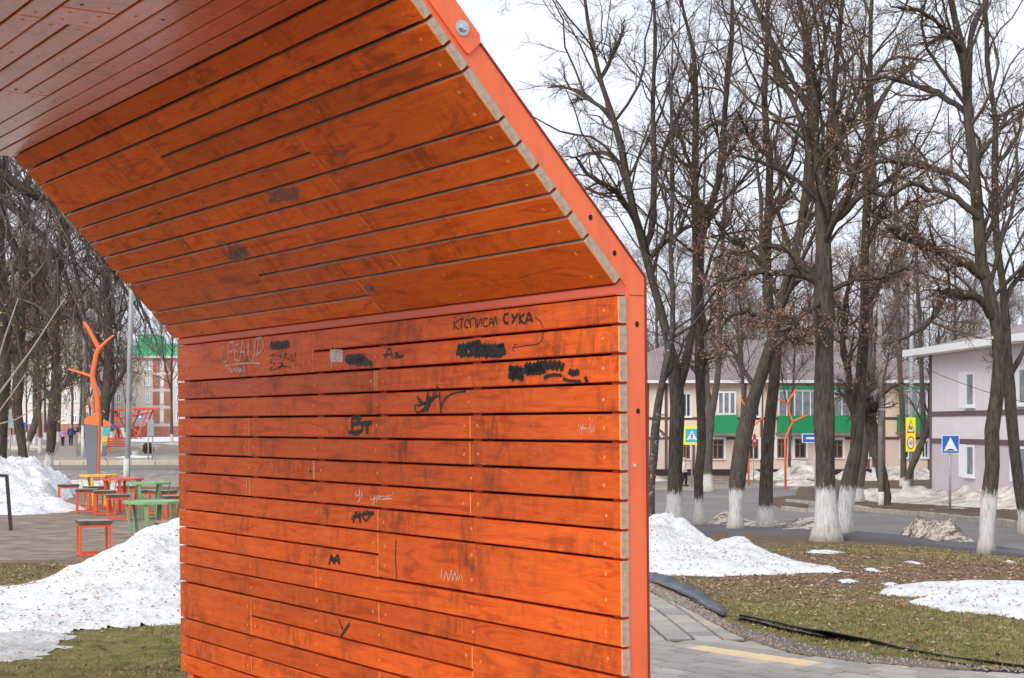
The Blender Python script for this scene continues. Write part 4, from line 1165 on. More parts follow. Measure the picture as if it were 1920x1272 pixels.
# left side signs, seen from behind
for (px, bpx, lab, pxc, py0, py1, wpx) in [(14, 868, 'grey backed road sign on two posts at the far left edge', 19, 767, 803, 16), (281, 872, 'tall narrow grey sign on two posts right of the lamp post', 285, 788, 818, 9)]:
    b = hit(px, bpx); s = b.y / F
    root = empty('sign_board', b, 0, lab, 'road sign')
    for dx in (-3, 5):
        mb = MB(); mb.tube([(dx * s, 0, -.1), (dx * s, 0, (bpx - py0) * s)], 1.3 * s, 8); mb.build('post', M['galv'], root, smooth=True)
    mb = MB(); mb.box((pxc - px - wpx / 2) * s, (pxc - px + wpx / 2) * s, -.10, -.07, (bpx - py1) * s, (bpx - py0) * s); mb.build('panel', M['sign_back'], root)
root, s, bp_ = sign_root('parking_sign', 'small round blue sign on a thin post among the far left trunks', 47, 836, .04, 0, 792)
disc(MB(), 4.5 * s, -.08, -.06, 0, (bp_ - 797) * s).build('sign_panel', M['sign_blue'], root)
root, s, bp_ = sign_root('no_stopping_sign', 'round blue and red no stopping sign left of the swing pavilion', 215, 836, .05, 0, 794)
disc(MB(), 5.2 * s, -.08, -.06, 0, (bp_ - 800) * s).build('sign_rim', M['sign_red'], root)
disc(MB(), 4 * s, -.09, -.081, 0, (bp_ - 800) * s).build('blue_field', M['sign_blue'], root)
root, s, bp_ = sign_root('pedestrian_sign', 'blue square pedestrian sign beyond the swing pavilion', 263, 822, .05, 0, 774)
pp = plate(MB(), 8 * s, 9 * s, -.1, -.07, 0, (bp_ - 781) * s).build('sign_panel', M['sign_blue'], root)
tri(MB(), 6 * s, 6 * s, -.11, -.101, 0, (bp_ - 781) * s).build('white_triangle', M['white'], pp)

# ------------------------------------------------------------------ orange tree shaped sculptures
def lamp_tree(label, px, bpx, segs, mat, rp):
    b = hit(px, bpx); s = b.y / F
    root = empty('tree_sculpture', b, 0, label, 'sculpture')
    for k, P in enumerate(segs):
        pts = [((x - px) * s, dy, (bpx - y) * s) for (x, y), dy in zip(P, np.linspace(0, .25 * (-1)**k if k else 0, len(P)))]
        rr = [rp * s * (1 - .3 * i / len(P)) * (1 if k == 0 else .8) for i in range(len(P))]
        mb = MB(); mb.tube([Vector(p) - (Vector((0, 0, .15)) if (k == 0 and i == 0) else Vector()) for i, p in enumerate(pts)], rr, 10)
        mb.build('trunk' if k == 0 else 'branch', mat, root, smooth=True)
    mb = MB(); mb.box(-.25, .25, -.25, .25, 0, .03); mb.build('base_plate', mat, root)
    return root
lamp_tree('orange steel tree sculpture bent over to the right behind the leaning trunk', 1404, 915, [[(1404, 915), (1403, 830), (1405, 815), (1414, 797), (1433, 782)], [(1414, 797), (1400, 766), (1386, 745)]], M['orange_metal'], 2.0)
lamp_tree('orange steel tree sculpture with three branches before the long green balcony', 1473, 918, [[(1473, 918), (1472, 824), (1486, 791), (1475, 757), (1493, 730)], [(1475, 757), (1464, 751), (1453, 746)], [(1486, 791), (1502, 784), (1518, 778)]], M['orange_metal'], 2.2)
b = hit(175, 916); s = b.y / F
scu = empty('tree_sculpture', b, 0, 'tall orange branched sculpture with a tapering slate grey face behind the cafe tables', 'sculpture')
q = lambda x, y: ((x - 175) * s, (916 - y) * s)
mb = MB(); mb.prism([q(166, 918), q(181, 918), q(183, 798), q(158, 795)], 'y', -.02, .0); mb.build('grey_face', M['slate'], scu)
mb = MB(); mb.prism([q(165.6, 918), q(183, 918), q(186, 775), q(181, 768), q(175, 778), q(157.5, 786), q(157.6, 795)], 'y', .003, .22); mb.build('orange_body', M['orange_metal'], scu)
def stk(pts, r0, r1, nm='branch'):
    mb = MB(); n = len(pts)
    mb.tube([(q(*p)[0], .11, q(*p)[1]) for p in pts], [(r0 + (r1 - r0) * i / (n - 1)) * s for i in range(n)], 8); mb.build(nm, M['orange_metal'], scu)
stk([(182, 776), (180, 745), (171, 706), (178, 665), (184, 652)], 5.4, 4.6, 'trunk'); stk([(184, 654), (172, 632), (163, 615), (155, 604)], 4.6, 3.2); stk([(184, 654), (197, 640), (212, 628)], 3.6, 1.6); stk([(171, 706), (150, 699), (126, 692)], 3.2, 1.8); stk([(172, 770), (168, 757), (166, 744)], 2.2, 1.4)
b = hit(196, 859); s = b.y / F
sc2 = empty('panel_sculpture', b, 0, 'small leaf shaped sculpture in slate, green, yellow, teal and orange', 'sculpture')
q = lambda x, y: ((x - 196) * s, (859 - y) * s)
for nm, P, mm in (('slate_panel', [(191, 859), (198, 859), (201, 836), (192, 836)], 'slate'), ('green_panel', [(192, 836), (200, 836), (202, 828), (193, 829)], 'moss'), ('yellow_panel', [(193, 829), (201, 828), (203, 818), (193, 818)], 'mustard'),
                  ('teal_panel', [(193.5, 818), (204, 817), (208, 801), (194, 801)], 'teal'), ('orange_panel', [(194, 801), (210, 798), (206, 793), (194, 786)], 'orange_metal')):
    mb = MB(); mb.prism([q(*p) for p in P], 'y', -.05, .05); mb.build(nm, M[mm], sc2)

# ------------------------------------------------------------------ deck, stools and tables on the left
dk = empty('deck', label='weathered wooden deck under the cafe tables on the left'); dk['kind'] = 'structure'
y = 18.3; k = 0
while y < 37.5:
    w = .143
    me = MB(); me.box(-12.5 if y < 26 else -12.5, -2.6, y, y + w - .008, 0, .055 + random.uniform(-.003, .003)); 
    o = me.build('board', M['deck'], dk); o.location = (0, 0, -.01)
    y += w; k += 1
DZ = .045
def cyl_poly(n, r, ph=0): return [(r * math.cos(2*math.pi*i/n + ph), r * math.sin(2*math.pi*i/n + ph)) for i in range(n)]
def make_stool():
    root = empty('stool')
    a, h = .175, .40
    for i, (sx, sy) in enumerate(((1, 1), (1, -1), (-1, 1), (-1, -1))):
        mb = MB(); mb.box(sx*a - .014, sx*a + .014, sy*a - .014, sy*a + .014, 0, h); mb.build('leg', M['red_metal'], root)
    mb = MB()
    for z0, z1, nm in ((.02, .045, 'foot_frame'), (h - .03, h, 'seat_frame')):
        mb = MB()
        for sg in (-1, 1):
            mb.box(-a + .015, a - .015, sg*a - .012, sg*a + .012, z0, z1); mb.box(sg*a - .012, sg*a + .012, -a + .015, a - .015, z0, z1)
        mb.build(nm, M['red_metal'], root)
    for i in range(3):
        mb = MB(); w = .40 / 3
        V0 = -.2 + i * w
        mb.box(-.2, .2, V0 + .003, V0 + w - .003, h + .002, h + .047)
        mb.m[1] = 1       # upper face
        o = mb.build('seat_board', [M['seat_wood'], M['seat_top']], root)
    return root
stools = [((176, 1043), 22, 'front red stool standing free on the deck with a grey seat'), ((322, 1047), 10, 'red stool half buried behind the snow heap at the shelter edge'), ((221, 976), 15, 'red stool just left of the front green table'),
          ((196, 966), 18, 'red stool behind the one by the front green table'), ((163, 962), 12, 'red stool below the yellow table on its left'), ((128, 950), 20, 'leftmost red stool against the snow bank'), ((180, 955), 30, 'red stool hidden behind the yellow table legs'),
          ((240, 954), 8, 'red stool showing through the legs of the red table'), ((282, 964), 14, 'red stool seen through the rear green table'), ((327, 979), 25, 'red stool at the plank edge right of the rear green table'), ((305, 966), 35, 'red stool right behind the rear green table legs')]
proto = None
for i, ((px, py), rz, lab) in enumerate(stools):
    if proto is None: proto = o = make_stool()
    else: o = copy_tree(proto)
    d = EYE - DZ
    Z = F * d / (py - HZ)
    o.location = ((px - 960) / F * Z, Z, DZ); o.rotation_euler = (0, 0, R(rz))
    tag(o, lab, 'stool', 'red stools round the cafe tables')
def make_table(mat):
    root = empty('table')
    h, n = .64, 8
    mb = MB()
    P, P2 = cyl_poly(n, .40, .39), cyl_poly(n, .34, .39)
    V = [(x, y, h - .034) for x, y in P] + [(x, y, h) for x, y in P] + [(x, y, h) for x, y in P2] + [(x, y, h - .034) for x, y in P2]
    for i in range(n):
        k = (i + 1) % n
        mb.add([V[i], V[k], V[n+k], V[n+i], V[2*n+i], V[2*n+k], V[3*n+i], V[3*n+k]], [(0, 1, 2, 3), (3, 2, 5, 4), (4, 5, 7, 6), (6, 7, 1, 0)])
    mb.build('rim', mat, root)
    mb = MB(); mb.prism(cyl_poly(n, .338, .39), 'z', h - .022, h - .008); mb.build('table_top', mat, root)
    for i in range(6):
        a = 2*math.pi*i/6 + .2
        mb = MB(); mb.bar((.25*math.cos(a), .25*math.sin(a), 0), (.355*math.cos(a), .355*math.sin(a), h - .035), .016, .058, up=(math.cos(a + 1.57), math.sin(a + 1.57), 0), w2=.016, h2=.055)
        mb.build('leg', mat, root)
    return root
for (px, top, col, rz, lab) in [(186, 890, 'yellow_metal', 10, 'yellow metal cafe table farthest back by the grey sculpture'), (229, 897, 'red2_metal', 25, 'red metal cafe table between the yellow and green ones'),
                          (279, 904, 'green_metal', 5, 'rear sage green metal cafe table'), (287, 939, 'green_metal', 18, 'front sage green metal cafe table behind the snow heap')]:
    o = make_table(M[col])
    h = .64 + DZ
    Z = F * (EYE - h) / (top - HZ)
    o.location = ((px - 960) / F * Z, Z, DZ); o.rotation_euler = (0, 0, R(rz))
    tag(o, lab, 'table', 'flared metal cafe tables on the deck')
b = at(21, 1000, 23.4); b.z = 0
rail = empty('handrail', b, 0, 'black metal handrail post at the left edge of the deck', 'railing')
mb = MB(); mb.bar((0, 0, 0), (-.07, 0, .90), .048, .035); mb.build('post', M['black_metal'], rail)
mb = MB(); mb.box(-.06, .06, -.06, .06, .0, .02); mb.build('foot_plate', M['black_metal'], rail)
mb = MB(); mb.bar((-.07, 0, .888), (-1.6, .3, .98), .03, .045); mb.build('top_rail', M['black_metal'], rail)
mb = MB(); mb.bar((-1.55, .29, 0), (-1.55, .29, .97), .048, .035); mb.build('post', M['black_metal'], rail)

# ------------------------------------------------------------------ far left: swing pavilion, bench, planter, shrub, car
b = hit(252, 823); s = b.y / F
pv = empty('swing_pavilion', b, 0, 'red steel pavilion with slanted legs and a hanging swing seat in the distance', 'pavilion')
q = lambda x, y, d=0: ((x - 252) * s, d, (823 - y) * s)
mb = MB(); mb.bar(q(208, 769.5), q(296, 766.5), 2.6, .28); mb.build('roof', M['red2_metal'], pv)
for d in (-1.2, 1.2):
    for (p, r_) in (((211, 770), (225, 823)), ((214, 771), (229, 800)), ((283, 769), (259, 823)), ((258, 769), (247, 795)), ((249, 823), (246, 795))):
        mb = MB(); mb.bar(q(*p, d), q(*r_, d), .2, .2); mb.build('leg', M['red2_metal'], pv)
    mb = MB(); mb.bar(q(220, 786, d), q(280, 774, d), .12, .12); mb.build('brace', M['red2_metal'], pv)
mb = MB(); mb.bar(q(246, 801), q(263, 814), 1.2, .1); mb.bar(q(246, 801), q(241, 790), 1.2, .1); mb.build('swing_seat', M['red2_metal'], pv)
b = hit(222, 850); s = b.y / F
bn = empty('bench', b, R(25), 'red slatted bench on the snowy far pavement', 'bench')
for k in range(4):
    mb = MB(); mb.box(-.7, .7, -.3 + k * .15, -.18 + k * .15, .40, .44); mb.build('slat', M['seat_wood'], bn)
for k in range(3):
    mb = MB(); mb.box(-.7, .7, .30 + k * .05, .33 + k * .05, .50 + k * .16, .62 + k * .16); mb.build('slat', M['red2_metal'], bn)
for sg in (-1, 1):
    mb = MB(); mb.box(sg*.6 - .04, sg*.6 + .04, -.3, .3, 0, .399); mb.build('leg', M['red2_metal'], bn)
    mb = MB(); mb.bar((sg*.6, .3, .2), (sg*.6, .44, 1.0), .07, .07); mb.build('back_post', M['red2_metal'], bn)
b = hit(255, 857); s = b.y / F
pt = empty('planter', b, 0, 'pale tapered planter on the far pavement', 'planter')
mb = MB()
P0, P1, P2, P3 = cyl_poly(16, 6.0 * s), cyl_poly(16, 8.2 * s), cyl_poly(16, 7.4 * s), cyl_poly(16, 7.2 * s)
V = [(x, y, 0) for x, y in P0] + [(x, y, 11 * s) for x, y in P1] + [(x, y, 11 * s) for x, y in P2] + [(x, y, 9 * s) for x, y in P3]
Fs = [(r*16 + i, r*16 + (i+1) % 16, (r+1)*16 + (i+1) % 16, (r+1)*16 + i) for r in range(3) for i in range(16)] + [tuple(48 + i for i in range(16))]
mb.add(V, Fs); mb.build('tub', M['planter'], pt)
b = hit(278, 853); s = b.y / F
sh = empty('shrub', b, 0, 'brownish evergreen shrub beside the pale planter', 'shrub')
V, T = [], []
for i in range(1500):
    a, e, r_ = random.uniform(0, 6.28), random.uniform(-.9, 1.5), random.random() ** .4
    c = Vector((math.cos(a) * math.cos(e) * 10 * s * r_, math.sin(a) * math.cos(e) * 10 * s * r_, 11 * s + math.sin(e) * 11 * s * r_))
    d = Vector((random.gauss(0, 1), random.gauss(0, 1), random.gauss(0, 1))).normalized() * .11
    e_ = Vector((random.gauss(0, 1), random.gauss(0, 1), random.gauss(0, 1))).normalized() * .05
    k = len(V); V += [c - e_, c + e_, c + d]; T.append((k, k+1, k+2))
link('foliage', np_mesh('foliage', [tuple(v) for v in V], None, T, [M['evergreen']]), sh)
mb = MB(); mb.tube([(0, 0, -.1), (0, 0, 12 * s)], .05, 6); mb.build('stem', M['twig'], sh)
b = hit(232, 822); s = b.y / F
ub = empty('utility_box', b, 0, 'pale green utility box on a post left of the lamp post', 'utility box')
mb = MB(); mb.box(-6 * s, 6.5 * s, -.3, .3, 2 * s, 20 * s); mb.build('cabinet', simple('pale_green_box', (.55, .56, .42), .6, .05), ub)
mb = MB(); mb.box(-1 * s, 1 * s, -.2, .2, 0, 2 * s); mb.build('foot', M['slate'], ub)
b = hit(309, 811); s = b.y / F
car = empty('parked_car', b, 0, 'black parked car half hidden by branches near the green roofed building', 'car')
P = [(-2.1, .35), (-2.1, .85), (-1.6, .95), (-1.0, 1.42), (.6, 1.45), (1.3, .98), (2.1, .85), (2.15, .35)]
mb = MB(); mb.prism(P, 'y', -.85, .85); mb.build('body', M['car'], car)
mb = MB(); mb.prism([(-1.4, .97), (-.92, 1.36), (.52, 1.38), (1.1, .99)], 'y', -.87, -.855); mb.build('window', M['glass'], car)
for x in (-1.35, 1.35):
    for yy in (-.88, .72):
        mb = MB(); disc(mb, .33, yy, yy + .18, x, .33, 18); wh = mb.build('wheel', M['tyre'], car)
        mb = MB(); disc(mb, .18, yy - .012, yy - .001, x, .33, 14); mb.build('rim', M['steel'], wh)

# ------------------------------------------------------------------ people
def person(label, loc, h, coat, hat, rz=0, seated=False, hem=.42, step=.09, group=None):
    root = empty('person', loc, rz, label, 'person', group)
    s = h / 1.7
    if seated:
        J = {'pel': (0, 0, .48), 'sp': (0, .03, .75), 'ch': (0, .05, 1.02), 'nk': (0, .03, 1.16), 'hd': (0, .0, 1.24), 'tp': (0, -.01, 1.36),
             'shl': (.17, .05, 1.06), 'ell': (.22, -.04, .82), 'wrl': (.16, -.24, .72), 'hnl': (.13, -.32, .70), 'shr': (-.17, .05, 1.06), 'elr': (-.22, -.04, .82), 'wrr': (-.16, -.24, .72), 'hnr': (-.13, -.32, .70),
             'hpl': (.09, 0, .46), 'knl': (.10, -.44, .47), 'anl': (.10, -.46, .08), 'tol': (.11, -.62, .04), 'hpr': (-.09, 0, .46), 'knr': (-.10, -.44, .47), 'anr': (-.10, -.42, .08), 'tor': (-.11, -.58, .04)}
    else:
        J = {'pel': (0, 0, .93), 'sp': (0, 0, 1.14), 'ch': (0, .01, 1.34), 'nk': (0, .0, 1.47), 'hd': (0, -.01, 1.55), 'tp': (0, -.01, 1.66),
             'shl': (.175, .01, 1.39), 'ell': (.235, .03, 1.12), 'wrl': (.24, -.05, .88), 'hnl': (.24, -.07, .79), 'shr': (-.175, .01, 1.39), 'elr': (-.235, .0, 1.12), 'wrr': (-.24, .03, .88), 'hnr': (-.24, .04, .79),
             'hpl': (.09, 0, .90), 'knl': (.095, -step, .49), 'anl': (.095, -step * .6, .08), 'tol': (.10, -step * .6 - .15, .03), 'hpr': (-.09, 0, .90), 'knr': (-.095, step * .3, .48), 'anr': (-.095, step * 1.3, .09), 'tor': (-.10, step * 1.3 - .15, .04)}
    Rr = {'pel': .125, 'sp': .12, 'ch': .14, 'nk': .055, 'hd': .085, 'tp': .075, 'shl': .07, 'shr': .07, 'ell': .05, 'elr': .05, 'wrl': .036, 'wrr': .036, 'hnl': .035, 'hnr': .035, 'hpl': .095, 'hpr': .095, 'knl': .065, 'knr': .065, 'anl': .045, 'anr': .045, 'tol': .04, 'tor': .04}
    E_ = [('pel', 'sp'), ('sp', 'ch'), ('ch', 'nk'), ('nk', 'hd'), ('hd', 'tp'), ('ch', 'shl'), ('shl', 'ell'), ('ell', 'wrl'), ('wrl', 'hnl'), ('ch', 'shr'), ('shr', 'elr'), ('elr', 'wrr'), ('wrr', 'hnr'), ('pel', 'hpl'), ('hpl', 'knl'), ('knl', 'anl'), ('anl', 'tol'), ('pel', 'hpr'), ('hpr', 'knr'), ('knr', 'anr'), ('anr', 'tor')]
    keys = list(J); ix = {k: i for i, k in enumerate(keys)}
    def skin(name, ks, mat, grow=0, parent=root):
        es = [(a, b) for a, b in E_ if a in ks and b in ks]
        kk = [k for k in keys if k in ks]; iy = {k: i for i, k in enumerate(kk)}
        me = bpy.data.meshes.new(name); me.from_pydata([tuple(v * s for v in J[k]) for k in kk], [(iy[a], iy[b]) for a, b in es], []); me.materials.append(mat)
        o = link(name, me, parent)
        m_ = o.modifiers.new('skin', 'SKIN'); m_.use_smooth_shade = True
        for i, k in enumerate(kk):
            r_ = (Rr[k] + grow) * s; me.skin_vertices[0].data[i].radius = (r_, r_ * (.8 if k in ('ch', 'sp', 'pel') else 1))
        me.skin_vertices[0].data[0].use_root = True
        o.modifiers.new('sub', 'SUBSURF').levels = 1; o.modifiers['sub'].render_levels = 2
        return o
    body = skin('body', set(keys), M['skin'])
    skin('coat', {'pel', 'sp', 'ch', 'shl', 'ell', 'wrl', 'shr', 'elr', 'wrr'} | ({'nk'} if False else set()), coat, .03)
    skin('trousers', {'pel', 'hpl', 'knl', 'anl', 'hpr', 'knr', 'anr'}, M['trousers'], .016)
    for k in ('l', 'r'):
        a, b_ = Vector(J['an' + k]) * s, Vector(J['to' + k]) * s
        mb = MB(); mb.tube([a + Vector((0, .05 * s, -.03 * s)), a + Vector((0, -.03 * s, -.01 * s)), b_ + Vector((0, -.03 * s, .01))], [.055 * s, .06 * s, .04 * s], 8); mb.build('shoe', M['trousers'], root, smooth=True)
    if not seated and hem:
        mb = MB(); rings = []
        for z, rx, ry in ((1.20, .17, .14), (.95, .20, .165), (hem + .42, .22, .18)):
            rings.append([(rx * s * math.cos(a), ry * s * math.sin(a), z * s) for a in np.linspace(0, 6.283, 15)[:-1]])
        n = 14; V = sum(rings, [])
        mb.add(V, [(r*n + i, r*n + (i+1) % n, (r+1)*n + (i+1) % n, (r+1)*n + i) for r in range(2) for i in range(n)] + [tuple(range(n))]); mb.build('coat_skirt', coat, root, smooth=True)
    hd = Vector(J['tp']) * s
    mb = MB()
    rr = [(.02, .098), (.06, .098), (.10, .075), (.125, .03)]
    V = [(hd.x + r_ * s * math.cos(a), hd.y + r_ * s * math.sin(a), hd.z - .06 * s + z * s) for z, r_ in [(-.03, .095)] + rr for a in np.linspace(0, 6.283, 13)[:-1]]
    mb.add(V, [(r*12 + i, r*12 + (i+1) % 12, (r+1)*12 + (i+1) % 12, (r+1)*12 + i) for r in range(4) for i in range(12)] + [tuple(48 + i for i in range(12))]); mb.build('hat', hat, root, smooth=True)
    f = Vector(J['hd']) * s
    mb = MB(); mb.prism([(f.x - .012 * s, f.z), (f.x + .012 * s, f.z), (f.x, f.z + .04 * s)], 'y', f.y - .11 * s, f.y - .07 * s); mb.build('nose', M['skin'], body)
    for sg in (-1, 1):
        mb = MB(); disc(mb, .011 * s, f.y - .092 * s, f.y - .08 * s, f.x + sg * .034 * s, f.z + .04 * s, 8); mb.build('eye', M['hair'], body)
    return root
p = hit(133, 838.5); person('walking adult in a navy blue coat and pale hat on the far footpath', p + Vector((0, 0, .1)), 1.66, M['coat_blue'], M['hat_grey'], R(10), hem=.42)
p = hit(118, 839); person('small child in a lilac jacket and pink hat beside the adult', p + Vector((0, 0, .1)), 1.34, M['coat_lilac'], M['hat_pink'], R(-5), hem=.5, step=.06)
p = hit(1283, 916); person('walker in a cream jacket and dark trousers passing behind the forked tree', p + Vector((0, 0, .1)), 1.70, M['coat_white'], M['hat_grey'], R(75), hem=.44, step=.12)
p = hit(253, 820); person('person in a dark hooded jacket on the swing of the red pavilion', Vector((p.x, pv.location.y - .2, pv.location.z + .55)), 1.75, M['coat_blue'], M['coat_blue'], R(-35), seated=True)

# ------------------------------------------------------------------ snow heaps
def inpoly(x, y, P):
    c = np.zeros(x.shape, bool); j = len(P) - 1
    for i in range(len(P)):
        (xi, yi), (xj, yj) = P[i], P[j]
        c ^= ((yi > y) != (yj > y)) & (x < (xj - xi) * (y - yi) / (yj - yi + 1e-12) + xi)
        j = i
    return c
def polydist(x, y, P):
    d = np.full(x.shape, 1e9)
    for i in range(len(P)):
        a, b = np.array(P[i]), np.array(P[(i + 1) % len(P)])
        ab = b - a; t = np.clip(((x - a[0]) * ab[0] + (y - a[1]) * ab[1]) / (ab @ ab + 1e-12), 0, 1)
        d = np.minimum(d, np.hypot(x - a[0] - ab[0] * t, y - a[1] - ab[1] * t))
    return d
def heap(label, P, peaks, mat, res, edge=.5, base=.06, rough_=.12, nsc=1.5, debris=0, leaf=.03, cat='snow heap', name='snow_heap', group=None):
    """P: footprint (world xy); peaks: (x, y, height, radius x, radius y)"""
    P = [(p[0], p[1]) for p in P]
    A_ = np.array(P)
    xs = np.arange(A_[:, 0].min() - res, A_[:, 0].max() + res, res); ys = np.arange(A_[:, 1].min() - res, A_[:, 1].max() + res, res * 1.0)
    X, Y = np.meshgrid(xs, ys)
    wob = (fbm(X * 1.1 / edge, Y * 1.1 / edge, 3) - .45) * edge * 1.9
    d = np.where(inpoly(X, Y, P), polydist(X, Y, P), -polydist(X, Y, P)) + wob
    H = np.full(X.shape, base)
    for (px, py, h, rx, ry) in peaks: H = H + h * np.exp(-((X - px) / rx) ** 2 - ((Y - py) / ry) ** 2)
    nz = (fbm(X * nsc, Y * nsc, 5) - .48)
    nz2 = np.abs(fbm(X * nsc * 2.3 + 9, Y * nsc * 2.3, 4) - .47)
    k = np.clip(d / edge, 0, 1); k = 1 - (1 - k) ** 2
    ZZ = k * (H + rough_ * nz * 2 * np.clip(H * 2.2, .25, 1.6) - rough_ * nz2 * 1.2 * np.clip(H * 2, .2, 1.2)) - .02 * (1 - k)
    ok = d > -res * .7
    ZZ = np.where(d <= 0, -.025, np.maximum(ZZ, .012 * k))
    idx = np.full(X.shape, -1); idx[ok] = np.arange(ok.sum())
    Vs = np.stack([X[ok], Y[ok], (ZZ + g(X, Y))[ok]], -1)
    q4 = np.stack([idx[:-1, :-1], idx[:-1, 1:], idx[1:, 1:], idx[1:, :-1]], -1).reshape(-1, 4)
    q4 = q4[(q4 >= 0).all(1)]
    c = Vs.mean(0); c[2] = gz(c[0], c[1])
    o = link(name, np_mesh(name, Vs - c, q4, mats=[mat], smooth=True), None, Vector(c))
    tag(o, label, cat, group)
    if debris:
        sel = rng.choice(np.flatnonzero((ok & (k > .4)).ravel()), debris)
        px, py, pz = X.ravel()[sel] + rng.uniform(-res, res, debris), Y.ravel()[sel] + rng.uniform(-res, res, debris), (ZZ + g(X, Y)).ravel()[sel]
        V, Qs, mi = [], [], []
        for x_, y_, z_ in zip(px, py, pz):
            a = random.uniform(0, 6.28); L = random.choice((leaf, leaf * 1.3, leaf * .6, leaf * 4 if random.random() < .13 else leaf)); wd = leaf * .5 if L < leaf * 2 else leaf * .12
            t = random.uniform(-.3, .5)
            u = Vector((math.cos(a), math.sin(a), t)) * L; v = Vector((-math.sin(a), math.cos(a), random.uniform(-.5, .5))) * wd
            b_ = Vector((x_, y_, z_ + .012 + abs(t) * L * .4)) - Vector(c)
            k_ = len(V); V += [b_ - u * .5, b_ + v * .5, b_ + u * .5, b_ - v * .5]; Qs.append((k_, k_+1, k_+2, k_+3)); mi.append(0 if L < leaf * 2 else 1)
        d_ = link('debris', np_mesh('debris', [tuple(v) for v in V], Qs, None, [M['leaf'], M['twig']], mi=mi), o)
        d_['kind'] = 'stuff'
    return o
def W2(px, Z): return ((px - 960) / F * Z, Z)
heap('big white heap of old snow littered with leaves at the left of the shelter', [W2(-180, 12.2), W2(60, 11.9), W2(230, 12.3), W2(360, 12.6), W2(560, 13.2), W2(560, 17.2), W2(230, 17.0), W2(60, 15.6), W2(-120, 14.8), W2(-260, 13.6)],
     [(*W2(430, 15.0), .40, 1.0, 1.3), (*W2(300, 14.6), .30, .55, 1.1), (*W2(140, 14.2), .16, .5, .8), (*W2(20, 13.5), .06, 1.0, .8), (*W2(300, 13.3), .06, .8, .6)], M['snow'], .04, .45, .08, .17, 1.8, 2000, .036)
heap('thin icy tongue of melting snow in front of the big left heap', [W2(-60, 10.8), W2(20, 10.65), W2(85, 10.75), W2(130, 11.3), W2(150, 11.9), W2(60, 12.2), W2(-90, 12.0)], [], M['snow_grey'], .04, .25, .035, .02, 2.5, 40, .03)
heap('long dirty snow bank along the far side of the deck', [W2(-140, 27.5), W2(40, 27.3), W2(130, 28.2), W2(178, 29.2), W2(120, 31), W2(128, 36), W2(250, 41), W2(250, 43.5), W2(60, 44), W2(-160, 43)],
     [(*W2(40, 34), .52, .9, 3), (*W2(-90, 33), .55, 1.3, 4), (*W2(85, 31), .22, .6, 2), (*W2(170, 41), .06, 1.5, 2), (*W2(110, 29.3), .08, .8, 1)], M['snow'], .07, .7, .10, .34, 1.9, 2200, .055)
# right side
heap('white heap of snow beside the orange frame under the trees', [W2(1120, 19.4), W2(1260, 19.1), W2(1400, 19.3), W2(1500, 19.9), W2(1590, 19.9), W2(1555, 20.8), W2(1450, 22), W2(1390, 24), W2(1300, 27), W2(1215, 27.5), W2(1120, 27.5)],
     [(*W2(1265, 25.2), .52, .62, 1.3), (*W2(1205, 24), .35, .6, 1.5), (*W2(1385, 22.2), .26, .5, 1.0), (*W2(1320, 21.0), .14, 1.0, .9), (*W2(1240, 20.6), .12, .6, .6)], M['snow'], .05, .4, .06, .20, 1.7, 1300, .04)
heap('flat white snow patch at the right edge of the lawn', [W2(1690, 14.9), W2(1760, 14.1), W2(1850, 13.7), W2(1930, 13.3), W2(2080, 13.4), W2(2080, 16.8), W2(1900, 17.5), W2(1800, 17.6), W2(1700, 17.0), W2(1640, 16.4), W2(1655, 16.0), W2(1735, 15.6)],
     [(*W2(1850, 16.4), .07, 1.1, .6), (*W2(1960, 15.5), .07, 1.0, .9)], M['snow'], .04, .2, .04, .07, 2.4, 380, .04)
for (px, py, wpx, dpt, lab) in [(1470, 1062, 64, .32, 'thin melting snow patch alone on the brown lawn'), (1440, 1075, 24, .22, 'sliver of snow left of the thin melting patch'), (1590, 1090, 32, .3, 'small snow patch in the middle of the leaf strewn lawn'), (1636, 1070, 28, .35, 'little pointed snow lump left of the right snow patch'),
                                (1714, 1056, 26, .35, 'small bright snow lump behind the right snow patch'), (1672, 1098, 34, .35, 'small snow fleck at the left tip of the right snow patch'), (1668, 1064, 12, .2, 'tiny snow fleck above the right snow patch'), (1547, 1036, 70, .5, 'flat snow sliver at the right tip of the white heap'), (1890, 1054, 20, .25, 'small snow fleck at the foot of the knobby tree')]:
    c = hit(px, py); hw = wpx / 2 * c.y / F
    heap(lab, [(c.x - hw, c.y - dpt * .2), (c.x - hw * .4, c.y - dpt), (c.x + hw * .5, c.y - dpt * .7), (c.x + hw, c.y), (c.x + hw * .5, c.y + dpt), (c.x - hw * .5, c.y + dpt * .8)], [(c.x, c.y, .02, hw, dpt)], M['snow'], max(.022, hw / 14), .14, .012, .012, 5, 0, cat='snow patch', name='snow_patch', group='small snow patches on the lawn')
def heap_px(lab, pts, peaks, mat, res, **k):
    P = [hit(*p) for p in pts]
    pk = []
    for (px, py, h, rx, ry) in peaks:
        c = hit(px, py); pk.append((c.x, c.y, h, rx * c.y / F, ry))
    return heap(lab, P, pk, mat, res, **k)
heap_px('brown slushy heap lying on the street left of the knobby tree', [(1684, 1011), (1740, 1020), (1832, 1026), (1822, 1012), (1770, 1000), (1700, 1000)], [(1755, 1012, .22, 50, 1.6), (1722, 1010, .16, 20, 1.0), (1790, 1016, .10, 20, 1.0)], M['snow_mud'], .06, edge=.4, rough_=.26, nsc=2.4, debris=200, leaf=.06)
